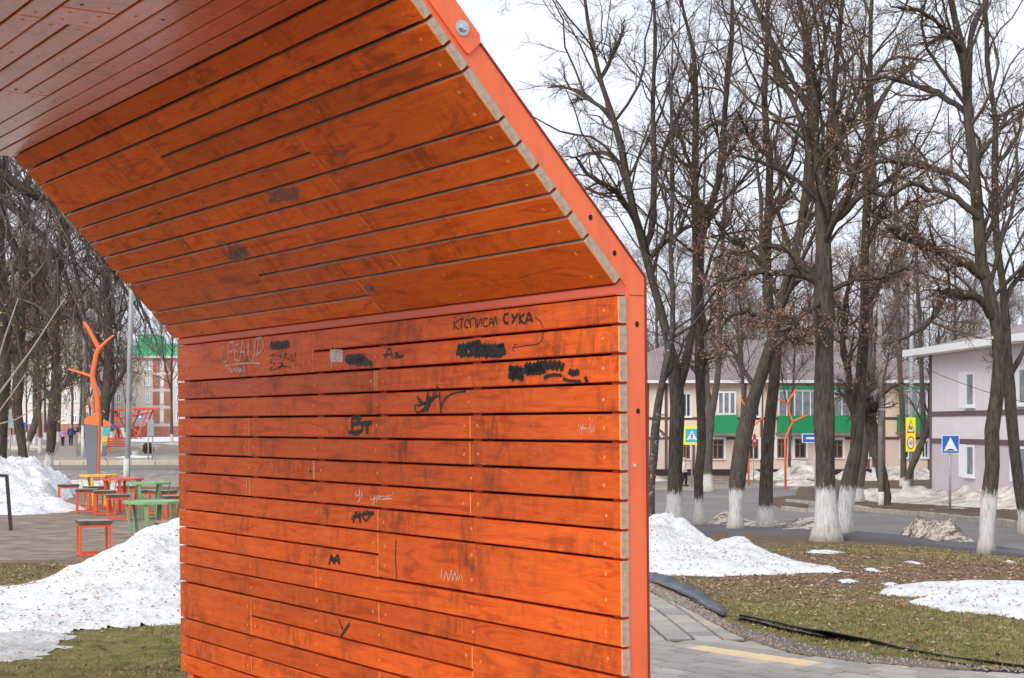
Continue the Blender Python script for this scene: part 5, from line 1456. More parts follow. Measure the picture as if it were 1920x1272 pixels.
heap_px('low slushy ridge along the street edge under the leaning tree', [(1330, 990), (1400, 995), (1535, 1002), (1550, 990), (1440, 982), (1340, 978)], [(1520, 993, .28, 26, 1.4), (1360, 984, .3, 30, 1.5), (1440, 988, .1, 60, 1.0)], M['snow_mud'], .09, edge=.5, rough_=.14, nsc=1.8, debris=80, leaf=.06)
heap_px('long sandy snow bank behind the kerb before the lilac house', [(1585, 946), (1640, 953), (1745, 965), (1850, 972), (1990, 985), (2100, 985), (2050, 940), (1880, 918), (1750, 906), (1600, 926)], [(1640, 938, .25, 60, 5), (1740, 940, .40, 80, 6), (1860, 948, .42, 70, 6), (1940, 955, .45, 60, 6)], M['snow_dirty'], .2, edge=1.2, rough_=.3, nsc=.7, debris=200, leaf=.1)
heap_px('sandy snow bank along the beige house wall by the pollarded tree', [(1560, 905), (1640, 905), (1750, 903), (1760, 896), (1600, 895), (1555, 897)], [(1600, 900, .75, 40, 4), (1680, 900, .65, 40, 4), (1735, 899, .55, 30, 4)], M['snow_dirty'], .25, edge=1.4, rough_=.35, nsc=.6, debris=100, leaf=.12)
heap_px('pale snow bank at the house foot behind the orange sculptures', [(1385, 902), (1450, 904), (1545, 902), (1550, 894), (1400, 894)], [(1410, 899, .65, 24, 4), (1490, 899, .75, 45, 4), (1520, 899, .45, 30, 4)], M['snow_dirty'], .25, edge=1.2, rough_=.3, nsc=.7, debris=60, leaf=.12)
heap_px('low leftover snow strip near the orange frame across the street', [(1100, 905), (1260, 906), (1262, 898), (1100, 897)], [(1225, 902, .3, 30, 3)], M['snow_dirty'], .25, edge=1, rough_=.2, nsc=.8)
heap_px('dirty snow strip on the footway before the orange sculptures', [(1440, 917), (1545, 919), (1548, 908), (1445, 907)], [(1500, 912, .3, 50, 3)], M['snow_dirty'], .22, edge=1, rough_=.25, nsc=.9)
heap_px('broad white snow field round the swing pavilion', [(222, 850), (262, 846), (345, 842), (420, 835), (420, 812), (300, 812), (240, 822), (200, 832)], [(300, 826, .2, 60, 12)], M['snow'], .5, edge=2.5, rough_=.1, nsc=.4)
heap_px('flat oval of snow on the far pavement before the planter', [(205, 862), (250, 865), (300, 866), (302, 860), (250, 856), (210, 857)], [(250, 861, .12, 50, 2)], M['snow'], .2, edge=1.2, rough_=.1, nsc=.8)
heap_px('patchy grey snow along the far footpath on the left', [(-40, 852), (60, 850), (100, 846), (118, 826), (60, 826), (-40, 832)], [(40, 840, .15, 60, 8)], M['snow_dirty'], .45, edge=2, rough_=.2, nsc=.5)
heap_px('white snow ridge under the pale apartment building on the left', [(-40, 826), (60, 825), (118, 823), (118, 815), (-40, 815)], [(40, 820, .5, 60, 12)], M['snow'], .7, edge=3, rough_=.2, nsc=.3)

# ------------------------------------------------------------------ plastic edging and gravel beside the paving
eP = [hit(*p) for p in [(1180, 1058), (1217, 1074), (1262, 1090), (1300, 1108), (1332, 1132), (1364, 1156)]]
fP = [hit(*p) for p in [(1180, 1070), (1217, 1090), (1255, 1104), (1290, 1120), (1322, 1142), (1354, 1158)]]
n = 40
a, b = resample([(p.x, p.y) for p in eP], n), resample([(p.x, p.y) for p in fP], n)
V, Qs = [], []
for i in range(n):
    for j in range(5):
        t = j / 4; p = a[i] * (1 - t) + b[i] * t
        V.append((p[0] + random.uniform(-.006, .006), p[1] + random.uniform(-.03, .03), gz(*p) + (.030 if j < 4 else .02) + .010 * math.sin(i * .9) * (1 - t) + .022 * (1 - t) * (.5 + .5 * math.sin(i * .23 + 1)) + random.uniform(0, .014) - (.02 if j == 4 else 0)))
for i in range(n - 1):
    for j in range(4): Qs.append((i*5 + j, i*5 + j+1, (i+1)*5 + j+1, (i+1)*5 + j))
o = link('edging_strip', np_mesh('edging_strip', V, Qs, None, [M['plastic_grey']]))
m_ = o.modifiers.new('thick', 'SOLIDIFY'); m_.thickness = .006
tag(o, 'wide torn flap of dusty plastic lawn edging near the orange frame', 'lawn edging')
def ribbon(name, label, pts, mat, h, lean, twist=0):
    P = [hit(*p) for p in pts]
    c = resample([(p.x, p.y) for p in P], 70)
    V, Qs = [], []
    for i in range(70):
        t = np.array(c[min(i + 1, 69)]) - np.array(c[max(i - 1, 0)]); t /= np.hypot(*t)
        nrm = np.array([t[1], -t[0]])
        hh = h(i / 69) if callable(h) else h
        ll = lean(i / 69) if callable(lean) else lean
        z0 = gz(*c[i]) + .002
        for j in range(4):
            s_ = j / 3
            q_ = c[i] + nrm * ll * s_ * hh
            V.append((q_[0], q_[1], z0 + hh * s_ * (1 - .25 * s_ * abs(ll)) + .002 * math.sin(i * .7) * s_))
    for i in range(69):
        for j in range(3): Qs.append((i*4 + j, i*4 + j+1, (i+1)*4 + j+1, (i+1)*4 + j))
    o = link(name, np_mesh(name, V, Qs, None, [mat], smooth=True))
    m_ = o.modifiers.new('thick', 'SOLIDIFY'); m_.thickness = .008; m_.offset = 0
    tag(o, label, 'lawn edging'); return o
ribbon('edging_strip', 'long black plastic lawn edging with a bulging fold along the gravel', [(1388, 1158), (1440, 1168), (1500, 1182), (1545, 1194), (1600, 1204), (1650, 1211), (1700, 1222), (1760, 1234), (1840, 1246), (1930, 1256), (2050, 1266)], M['plastic'],
       lambda t: .030 + .085 * math.exp(-((t - .42) / .09) ** 2), lambda t: .6 + .8 * math.exp(-((t - .42) / .1) ** 2))
ribbon('edging_strip', 'black lower lip of the torn edging flap beside the paving', [(1180, 1072), (1217, 1092), (1255, 1106), (1290, 1122), (1322, 1144), (1356, 1160)], M['plastic'], .032, .4)
ribbon('edging_strip', 'dusty second lip of the lawn edging lying in the gravel', [(1390, 1162), (1440, 1173), (1490, 1186), (1540, 1196), (1560, 1200)], M['plastic_grey'], .06, 1.6)
ribbon('edging_strip', 'flattened end of the lawn edging at the right picture edge', [(1740, 1238), (1800, 1248), (1860, 1257), (1930, 1263), (2050, 1272)], M['plastic_grey'], .03, 1.4)
# gravel
up_ = resample([(p.x, p.y) for p in [hit(*q_) for q_ in [(1150, 1066), (1217, 1090), (1290, 1122), (1360, 1160), (1400, 1165), (1500, 1187), (1600, 1206), (1700, 1226), (1800, 1246), (1900, 1258)]]], 200)
lo_ = resample(edge[1:9], 200)
up_ = up_ * (1 - np.linspace(.25, .68, 200)[:, None]) + lo_ * np.linspace(.25, .68, 200)[:, None] + np.stack([np.zeros(200), (fbm(np.linspace(0, 14, 200), np.zeros(200), 3) - .45) * .3], -1)
NS = 3000
k = rng.integers(0, 200, NS); t = rng.random(NS)[:, None]
c = up_[k] * (1 - t) + lo_[k] * t + rng.normal(0, .012, (NS, 2))
zz = g(c[:, 0], c[:, 1])
oct_ = np.array([(1, 0, 0), (-1, 0, 0), (0, 1, 0), (0, -1, 0), (0, 0, 1), (0, 0, -1)], float)
Tt = np.array([(0, 2, 4), (2, 1, 4), (1, 3, 4), (3, 0, 4), (2, 0, 5), (1, 2, 5), (3, 1, 5), (0, 3, 5)])
sz = rng.uniform(.004, .013, (NS, 1, 1)) * rng.uniform(.6, 1.3, (NS, 1, 3))
V = oct_[None] * sz + np.concatenate([c, (zz + .042)[:, None]], -1)[:, None, :] + rng.normal(0, .0015, (NS, 6, 3))
T = (Tt[None] + np.arange(NS)[:, None, None] * 6).reshape(-1, 3)
o = link('gravel', np_mesh('gravel', V.reshape(-1, 3), None, T, [M['gravel'], M['leaf'], M['asphalt']], mi=np.repeat(rng.choice([0, 0, 0, 1, 2], NS), 8)))
tag(o, 'narrow strip of gravel and leaf bits between paving and lawn edging', kind='stuff')
loft('gravel_bed', [tuple(p) for p in up_[::5]], [tuple(p) for p in lo_[::5]], 60, 4, .040, rough_mat('gravel_soil', (.12, .092, .068), (.25, .20, .155), 3, 40, .95, .7, .02))

# ------------------------------------------------------------------ grass and fallen leaves
def blades(name, label, n, xr, yr, keep, h, wd, mats, weights, kind='grass'):
    r_ = rng.uniform(xr[0], xr[1], n); y_ = np.sqrt(rng.uniform(yr[0] ** 2, yr[1] ** 2, n)); x_ = r_ * y_
    ok = keep(x_, y_)
    x_, y_ = x_[ok], y_[ok]; n = len(x_)
    z_ = g(x_, y_) + ((fbm(x_ * 1.3, y_ * 1.3, 3) - .45) * .035 if kind == 'grass' else 0)
    a = rng.uniform(0, 6.283, n)
    if kind == 'grass':
        hh = h * rng.uniform(.4, 1.2, n); ln = rng.normal(0, .9, n) * hh
        u = np.stack([np.cos(a), np.sin(a), np.zeros(n)], -1) * wd * .5
        tip = np.stack([np.cos(a + 1.3) * ln, np.sin(a + 1.3) * ln, hh], -1)
        b = np.stack([x_, y_, z_ - .003], -1)
        V = np.stack([b - u, b + u, b + tip], 1).reshape(-1, 3)
        T = np.arange(n * 3).reshape(-1, 3)
        me = np_mesh(name, V, None, T, mats, mi=rng.choice(len(mats), n, p=weights))
    else:
        z_ = z_ + ((fbm(x_ * 1.3, y_ * 1.3, 3) - .45) * .035)
        L = h * rng.uniform(.5, 1.3, n)[:, None]
        u = np.stack([np.cos(a), np.sin(a), rng.uniform(-.1, .5, n)], -1) * L
        v = np.stack([-np.sin(a), np.cos(a), rng.uniform(-.4, .4, n)], -1) * L * wd
        b = np.stack([x_, y_, z_ + .014], -1)
        V = np.stack([b - u * .5, b + v * .5, b + u * .5, b - v * .5], 1).reshape(-1, 3)
        me = np_mesh(name, V, np.arange(n * 4).reshape(-1, 4), None, mats, mi=rng.choice(len(mats), n, p=weights))
    o = link(name, me); tag(o, label, kind='stuff'); return o
lawn_edge = np.array([(p.x, p.y) for p in [hit(*q_) for q_ in [(1100, 1045), (1217, 1078), (1300, 1114), (1365, 1160), (1400, 1172), (1440, 1187), (1550, 1213), (1650, 1230), (1760, 1246), (1930, 1259), (2100, 1270)]]])
def on_lawn(x, y):
    r_ = x / y
    right = (r_ > .07) & (y > np.interp(x, lawn_edge[:, 0], lawn_edge[:, 1]) + .02) & (y < 27.5)
    left = (r_ < -.19) & (y > 10) & (y < 18.2)
    return right | left
M['blade_dry'] = simple('dry_grass_blade', (.30, .235, .115), .8, .4, 5)
M['blade_dark'] = simple('dark_grass_blade', (.085, .105, .026), .7, .4, 5)
M['leaf_tan'] = simple('fallen_leaf_tan', (.46, .29, .19), .75, .4, 17)
M['leaf_dark'] = simple('fallen_leaf_dark', (.105, .06, .038), .8, .4, 17)
def gk(x, y):
    p = fbm(x * .55, y * .55, 4) + fbm(x * 2.5, y * 2.5, 2) * .4 - np.interp(y, [12.5, 15, 19, 24, 27], [.0, .10, .34, .28, .08])
    return on_lawn(x, y) & (p > .42 + rng.uniform(-.1, .1, len(x)))
G3 = [M['blade'], M['blade_dry'], M['blade_dark']]
blades('grass', 'short tufted winter grass on the right lawn', 190000, (.07, .36), (9.5, 27.5), gk, .028, .0075, G3, [.40, .42, .18])
blades('grass', 'short tufted winter grass by the left snow heap', 42000, (-.36, -.19), (10, 18.2), gk, .028, .0075, G3, [.40, .42, .18])
lk = lambda x, y: on_lawn(x, y) & (rng.random(len(x)) < np.interp(y, [10, 14, 18, 28], [.25, .6, 1, .9]))
L3 = [M['leaf'], M['leaf_tan'], M['leaf_dark']]
blades('fallen_leaves', 'brown and tan fallen leaves scattered over the right lawn', 13000, (.07, .36), (10, 27.5), lk, .05, .5, L3, [.42, .40, .18], 'leaf')
blades('fallen_leaves', 'brown fallen leaves scattered round the left snow heap', 1800, (-.36, -.19), (10, 18.2), lk, .05, .5, L3, [.45, .25, .3], 'leaf')
blades('fallen_leaves', 'few leaves and crumbs on the deck boards', 500, (-.36, -.19), (18.4, 30), lambda x, y: np.ones(len(x), bool), .05, .4, L3, [.4, .2, .4], 'leaf')
blades('fallen_leaves', 'leaves and clods along the muddy verge by the kerb', 2500, (.17, .36), (44, 62), lambda x, y: rng.random(len(x)) < .5, .12, .5, L3, [.4, .2, .4], 'leaf')

# ------------------------------------------------------------------ trees
def tubes(P, rad, sides):
    M_, K, _ = P.shape
    T = np.gradient(P, axis=1); T /= np.linalg.norm(T, axis=2, keepdims=True) + 1e-9
    ref = np.array([.31, .87, .38]); ref = ref / np.linalg.norm(ref)
    x = np.cross(T, ref); x /= np.linalg.norm(x, axis=2, keepdims=True) + 1e-9
    y = np.cross(T, x)
    c = np.arange(sides) * 2 * np.pi / sides
    V = P[:, :, None, :] + rad[:, :, None, None] * (np.cos(c)[None, None, :, None] * x[:, :, None, :] + np.sin(c)[None, None, :, None] * y[:, :, None, :])
    i = np.arange(M_ * K * sides).reshape(M_, K, sides)
    r_ = np.roll(i, -1, axis=2)
    Qs = np.stack([i[:, :-1], r_[:, :-1], r_[:, 1:], i[:, 1:]], -1).reshape(-1, 4)
    return V.reshape(-1, 3), Qs
def grow(org, d, L, K, wander, up, r0, tip=.35):
    M_ = len(org)
    P = np.zeros((M_, K, 3)); P[:, 0] = org
    d = d / np.linalg.norm(d, axis=1, keepdims=True)
    for k in range(1, K):
        d = d + rng.normal(0, wander, (M_, 3)) + np.array([0, 0, 1.0]) * up
        d /= np.linalg.norm(d, axis=1, keepdims=True)
        P[:, k] = P[:, k-1] + d * (L / (K - 1))[:, None]
    rad = r0[:, None] * np.linspace(1, tip, K)[None]
    return P, rad
def spawn(P, rad, n, t0, t1, ang, lf, rf, upbias=0, rmin=.003, rmax=1):
    """n children on each path of P"""
    M_, K, _ = P.shape
    T = np.gradient(P, axis=1); T /= np.linalg.norm(T, axis=2, keepdims=True) + 1e-9
    m = np.repeat(np.arange(M_), n); t = rng.uniform(t0, t1, len(m)) * (K - 1)
    i = np.minimum(t.astype(int), K - 2); f = (t - i)[:, None]
    o = P[m, i] * (1 - f) + P[m, i+1] * f
    tg = T[m, i]
    rr = rad[m, i] * (1 - f[:, 0]) + rad[m, i+1] * f[:, 0]
    p = rng.normal(0, 1, (len(m), 3)); p[:, 2] += upbias
    p -= (p * tg).sum(1, keepdims=True) * tg; p /= np.linalg.norm(p, axis=1, keepdims=True) + 1e-9
    a = rng.uniform(ang[0], ang[1], len(m))[:, None]
    d = tg * np.cos(a) + p * np.sin(a)
    plen = np.linalg.norm(np.diff(P, axis=1), axis=2).sum(1)[m]
    L = plen * rng.uniform(lf[0], lf[1], len(m)) * (1 - .45 * (t / (K - 1)))
    r0 = np.clip(rr * rng.uniform(rf[0], rf[1], len(m)), rmin, rmax)
    return o, d, L, r0
def cat3(*A): return np.concatenate(A)
def path_np(pts, K):
    pts = np.asarray(pts, float)
    d = np.r_[0, np.cumsum(np.linalg.norm(np.diff(pts[:, :3], axis=0), axis=1))]
    t = np.linspace(0, d[-1], K)
    # smooth interpolation
    tt = np.searchsorted(d, t, side='right') - 1; tt = np.clip(tt, 0, len(d) - 2)
    out = []
    for ti, i in zip(t, tt):
        p0, p1, p2, p3 = pts[max(i-1, 0)], pts[i], pts[i+1], pts[min(i+2, len(pts)-1)]
        u = (ti - d[i]) / max(d[i+1] - d[i], 1e-9)
        out.append(.5 * (2*p1 + (p2-p0)*u + (2*p0-5*p1+4*p2-p3)*u*u + (3*p1-p0-3*p2+p3)*u**3))
    return np.array(out)
NTRI = 0
def foliage(name, P, n, size, mats, parent, weights):
    K = P.shape[1]
    pr = np.exp(-np.clip(P[:, 0, 2] - 4.5, 0, 50) * .30); pr /= pr.sum()
    m = rng.choice(len(P), n, p=pr); i = rng.integers(1, K, n)
    c = P[m, i] + rng.normal(0, .02, (n, 3))
    u = rng.normal(0, 1, (n, 3)); u[:, 2] -= .8; u /= np.linalg.norm(u, axis=1, keepdims=True); v = np.cross(u, rng.normal(0, 1, (n, 3))); v /= np.linalg.norm(v, axis=1, keepdims=True)
    L = size * rng.uniform(.5, 1.4, n)[:, None]
    V = np.stack([c, c + u * L * .5 + v * L * .2, c + u * L, c + u * L * .5 - v * L * .2], 1).reshape(-1, 3)
    o = link(name, np_mesh(name, V, np.arange(n * 4).reshape(-1, 4), None, mats, mi=rng.choice(len(mats), n, p=weights)), parent)
    o['kind'] = 'stuff'
    return o
def tree_from(root, trunks, limbs, mat, twig, n1=14, n2=7, n3=7, n4=3, seeds=0, wash=0., droop=0., seed_size=.05, seed_mats=None, up=.03, l1=(.22, .42), tmin=.35, rscale=1.0, lump=.05, sw=None, tw=1.0, l3=(.28, .55)):
    """trunks / limbs: lists of (K,4) arrays x y z r in the tree's own space"""
    global NTRI
    KT = 22
    TP = np.stack([path_np(t, KT) for t in trunks]) if len(trunks) else np.zeros((0, KT, 4))
    kk = np.cumsum(rng.normal(0, 1, TP[..., :3].shape), axis=1) * np.clip(np.linspace(-.3, 1.2, KT), 0, 1)[None, :, None]
    TP[..., :3] += kk * TP[..., 3:4] * .13
    LP_ = np.stack([path_np(l, 14) for l in limbs]) if len(limbs) else np.zeros((0, 14, 4))
    # bark swellings
    r_ = TP[..., 3] * (1 + rng.normal(0, lump, TP[..., 3].shape)); r_[:1, 0] *= 1.5; r_[:1, 1] *= 1.06
    # flare where the trunk meets the ground
    Vt, Qt = tubes(TP[..., :3], np.maximum(r_, .006), 14)
    Vt = Vt + (np.stack([fbm(Vt[:, 0] * 9 + Vt[:, 2] * 1.3, Vt[:, 1] * 9 + Vt[:, 2] * 1.1, 3), fbm(Vt[:, 1] * 9 + 7 + Vt[:, 2] * 1.2, Vt[:, 0] * 9 + Vt[:, 2], 3), np.zeros(len(Vt))], -1) - [.45, .45, 0]) * np.repeat(np.maximum(r_, .006).ravel(), 14)[:, None] * .55
    tr = link('trunk', np_mesh('trunk', Vt, Qt, None, [mat], smooth=True), root); tr['wash'] = float(wash)
    Ps, Rs = [], []
    V_, Q_, I_, n_ = [], [], [], 0
    def put(P, rad, sides, mi=0):
        nonlocal n_
        v, q_ = tubes(P, rad, sides); V_.append(v); Q_.append(q_ + n_); I_.append(np.full(len(q_), mi)); n_ += len(v)
    wob = np.cumsum(rng.normal(0, .026, LP_[..., :3].shape), axis=1) if len(LP_) else None
    if len(LP_):
        LPp = LP_[..., :3] + wob; put(LPp, LP_[..., 3] * (1 + rng.normal(0, .11, LP_[..., 3].shape)), 7, 1)
        L0, R0 = LPp, LP_[..., 3]
    A1P, A1R = [], []
    if n1 and len(TP):
        o, d, L, r0 = spawn(TP[..., :3], TP[..., 3], n1, tmin, .99, (.45, 1.15), l1, (.28, .5), .25, .012 * rscale, .09 * rscale)
        P1, R1 = grow(o, d, L, 9, .19, up, r0, .3); put(P1, R1, 6, 1)
        # a common point count for the next level
        A1P.append(P1); A1R.append(R1)
    src = []
    if len(LP_): src.append((L0, R0, int(n2 * 2.0)))
    if A1P: src.append((A1P[0], A1R[0], n2))
    src.append((TP[:, KT // 2:, :3], TP[:, KT // 2:, 3], n2)) if len(TP) else None
    tips = []
    for P, Rr, n in src:
        o, d, L, r0 = spawn(P, Rr, n, .15, 1., (.4, 1.1), (.25, .5), (.35, .6), .2 - droop * 6, .0055 * rscale, .03 * rscale)
        L = np.clip(L, .5 * rscale, 2.8 * rscale)
        P2, R2 = grow(o, d, L, 7, .17, up - droop, r0, .35); put(P2, R2, 4)
        o, d, L, r0 = spawn(P2, R2, n3, .12, 1., (.35, 1.0), l3, (.4, .65), .1 - droop * 6, .0031 * rscale * tw, .0085 * rscale)
        L = np.clip(L, .25 * rscale, 1.3 * rscale)
        P3, R3 = grow(o, d, L, 5, .16, up * 1.5 - droop, r0, .5); put(P3, R3, 3)
        if n4:
            o, d, L, r0 = spawn(P3, R3, n4, .2, 1., (.35, .95), (.3, .6), (.6, .85), 0 - droop * 5, .0022 * rscale * tw, .005 * rscale)
            P4, R4 = grow(o, d, np.clip(L, .12 * rscale, .6 * rscale), 3, .15, -droop, r0, .6); put(P4, R4, 3)
            tips.append(P4[:, 1:] if len(P4) else P4)
        tips.append(P3[:, 2:4])
    V_, Q_ = np.concatenate(V_), np.concatenate(Q_)
    cr = link('crown', np_mesh('crown', V_, Q_, None, [twig, mat], mi=np.concatenate(I_)), root); cr['wash'] = -9.0
    NTRI += 2 * len(Q_) + 2 * len(Qt)
    if seeds:
        T_ = np.concatenate([t[:, -2:] for t in tips])
        foliage('dry_leaves', T_, seeds, seed_size, seed_mats or [M['dry'], M['dry_yellow'], M['leaf_dark']], cr, sw or [.80, .04, .16])
    return root
def px_tree(label, Z, base, trunks, limbs=(), wash_px=0, top=None, mat='bark', twig='twig', name='lime_tree', group='bare lime trees with whitewashed trunks', **k):
    """survey from photo pixels: trunks and limbs are lists of (px, py, radius px)"""
    s = Z / F
    bw = at(base[0], base[1], Z); bw.z = gz(bw.x, bw.y)
    root = empty(name, bw, 0, label, 'tree', group)
    def conv(P, dy, start=None):
        out = []
        n = len(P)
        for i, (px, py, rp) in enumerate(P):
            d = dy * (i / max(n - 1, 1)) ** 1.2
            w = at(px, py, Z + d) - bw
            out.append((w.x, w.y, w.z, rp * s))
        return out
    T_, L_ = [], []
    for i, P in enumerate(trunks):
        c = conv(P, 0 if i == 0 else random.uniform(-.8, .8))
        if i == 0: c = [(c[0][0], 0, -.25, c[0][3] * 1.15)] + [(c[0][0] * .9 + c[1][0] * .1, 0, c[0][2] * .85 + c[1][2] * .15, c[0][3])] + c[1:]
        if top:      # carry the leader on above the picture's edge
            e, f = np.array(c[-1]), np.array(c[-2])
            dirn = (e - f)[:3]; dirn /= np.linalg.norm(dirn)
            for q_ in range(3):
                dirn = dirn + np.array([random.gauss(0, .12), random.gauss(0, .12), .25]); dirn /= np.linalg.norm(dirn)
                e = np.r_[e[:3] + dirn * top / 3, e[3] * .62]; c.append(tuple(e))
        T_.append(np.array(c))
    for P in limbs: P = list(P); P[-1] = (P[-1][0], P[-1][1], P[-1][2] * .5); L_.append(np.array(conv(P, random.choice((-1, 1)) * random.uniform(.4, 1.6))))
    return tree_from(root, T_, L_, M[mat], M[twig], wash=wash_px * s + (bw.z - bw.z), **k)

px_tree('massive lime with a straight whitewashed trunk splitting into many leaders right of the orange frame', 29.0, (1550, 1006),
    [[(1550, 1006, 22), (1549, 960, 19.5), (1547, 880, 19), (1546, 760, 18.5), (1545, 631, 17.5), (1547, 515, 17), (1547, 409, 15), (1543, 347, 13), (1533, 300, 10), (1530, 204, 8), (1527, 123, 7), (1514, 61, 6), (1502, 0, 5)],
     [(1546, 430, 12), (1553, 350, 9), (1556, 300, 8), (1555, 245, 7), (1563, 163, 6), (1570, 82, 5), (1577, 0, 4)]],
    [[(1550, 430, 9), (1566, 405, 8), (1586, 370, 7), (1590, 345, 7), (1576, 302, 6), (1559, 245, 5.5), (1545, 190, 5), (1540, 120, 4), (1535, 40, 3)],
     [(1540, 372, 9), (1519, 345, 8), (1517, 278, 7), (1502, 225, 6), (1473, 163, 5.5), (1441, 82, 5), (1405, 15, 4), (1380, -40, 3)],
     [(1537, 535, 8), (1511, 523, 7), (1480, 515, 6.5), (1450, 512, 6), (1410, 514, 5), (1373, 519, 4.5), (1330, 535, 3)],
     [(1538, 525, 8), (1527, 516, 7.5), (1500, 492, 6.5), (1473, 473, 6), (1446, 466, 5), (1396, 473, 4), (1350, 485, 3), (1320, 500, 2)],
     [(1555, 420, 7), (1600, 380, 5.5), (1650, 345, 4.5), (1690, 300, 3.5), (1720, 240, 2.5)],
     [(1540, 560, 6), (1500, 600, 4.5), (1475, 625, 3.5), (1450, 632, 2.5)],
     [(1553, 545, 6), (1590, 520, 5), (1640, 505, 4), (1690, 480, 3)],
     [(1556, 300, 6), (1590, 220, 5), (1620, 150, 4), (1670, 120, 3), (1720, 130, 2)],
     [(1530, 210, 6), (1490, 140, 4.5), (1450, 60, 3.5), (1430, 0, 3)],
     [(1540, 380, 6), (1480, 330, 4.5), (1420, 300, 3.5), (1360, 290, 2.5)]],
    wash_px=104, top=3.0, n1=16, n2=6, n3=8, n4=5, seeds=10000, twig='twig')
px_tree('knobby whitewashed lime with burls standing before the lilac house', 25.0, (1848, 1037),
    [[(1848, 1037, 16), (1852, 980, 13.5), (1857, 918, 12.7), (1861, 872, 12), (1857, 846, 15.5), (1858, 820, 17), (1862, 800, 14), (1866, 772, 12.5), (1869, 745, 13.5), (1874, 690, 12.5), (1873, 640, 12), (1866, 600, 12), (1858, 560, 12), (1843, 515, 10.5), (1836, 440, 10), (1826, 330, 10.5), (1817, 245, 9.5), (1815, 163, 8.5), (1807, 102, 7.5), (1792, 41, 6.5), (1783, 0, 6)],
     [(1816, 165, 6), (1817, 110, 6), (1825, 50, 6), (1848, 5, 5), (1866, -40, 4)]],
    [[(1843, 520, 10), (1812, 490, 9), (1780, 470, 8.5), (1739, 450, 8), (1705, 436, 8), (1686, 427, 6.5), (1676, 424, 2)],
     [(1830, 408, 7), (1800, 385, 6), (1768, 364, 5.5), (1719, 343, 5), (1690, 345, 4.5), (1662, 356, 4), (1620, 352, 3)],
     [(1826, 355, 7), (1800, 335, 6.5), (1768, 319, 6.5), (1735, 310, 6), (1690, 308, 5.5), (1650, 305, 4.5), (1605, 320, 4), (1580, 325, 3)],
     [(1815, 225, 6.5), (1800, 200, 6), (1768, 176, 6), (1723, 155, 5), (1662, 148, 4), (1596, 155, 3)],
     [(1858, 590, 9), (1847, 568, 8), (1835, 554, 7.5), (1804, 543, 7), (1779, 546, 7), (1766, 581, 6), (1746, 616, 5), (1708, 639, 4), (1677, 658, 3)],
     [(1830, 300, 5), (1870, 240, 4.5), (1900, 200, 4), (1950, 180, 3)],
     [(1840, 460, 5), (1880, 380, 5), (1925, 330, 4), (1990, 300, 3)],
     [(1808, 100, 4.5), (1760, 60, 4), (1700, 30, 3.5), (1650, 20, 2.5)],
     [(1682, 427, 6), (1690, 445, 5), (1720, 470, 4.5), (1745, 490, 4)]],
    wash_px=122, top=2.5, n1=14, n2=6, n3=8, n4=5, seeds=4000, lump=.07)
px_tree('dark leaning lime at the right picture edge behind the knobby one', 31.0, (1926, 1005),
    [[(1926, 1005, 12), (1919, 960, 11.5), (1912, 918, 11), (1905, 860, 10.5), (1900, 817, 11), (1893, 727, 10), (1888, 660, 9), (1884, 560, 8), (1872, 470, 7), (1867, 400, 6.5), (1868, 286, 6), (1869, 204, 5), (1855, 143, 4.5), (1851, 20, 4)]],
    [[(1885, 560, 5), (1930, 480, 4), (1980, 420, 3)], [(1893, 720, 5), (1930, 640, 4), (1990, 600, 3)], [(1868, 300, 4), (1910, 220, 3), (1940, 100, 2.5)], [(1868, 380, 4), (1830, 300, 3), (1790, 260, 2)]],
    wash_px=55, top=3, n1=16, n2=6, n3=8, n4=5, seeds=1500)
px_tree('lime with a pale lower trunk leaning right beside the massive one', 31.5, (1581, 993),
    [[(1581, 993, 15), (1586, 940, 14), (1595, 889, 13.5), (1604, 850, 12.5), (1609, 817, 12), (1610, 763, 11), (1616, 690, 10), (1621, 592, 9), (1623, 477, 8.5), (1631, 300, 7), (1630, 200, 6), (1632, 100, 4.5), (1634, 0, 3.5)]],
    [[(1606, 790, 7.5), (1596, 750, 7), (1592, 715, 6.5), (1582, 672, 6), (1578, 600, 5), (1585, 500, 4)], [(1623, 470, 5), (1650, 420, 4.5), (1680, 400, 4), (1720, 370, 3)], [(1631, 300, 4), (1660, 270, 3.5), (1692, 235, 3)], [(1622, 580, 4), (1660, 530, 3.5), (1700, 500, 3)], [(1630, 250, 4), (1600, 180, 3), (1590, 90, 2)]],
    wash_px=95, top=3, n1=16, n2=6, n3=8, n4=5, seeds=7500)
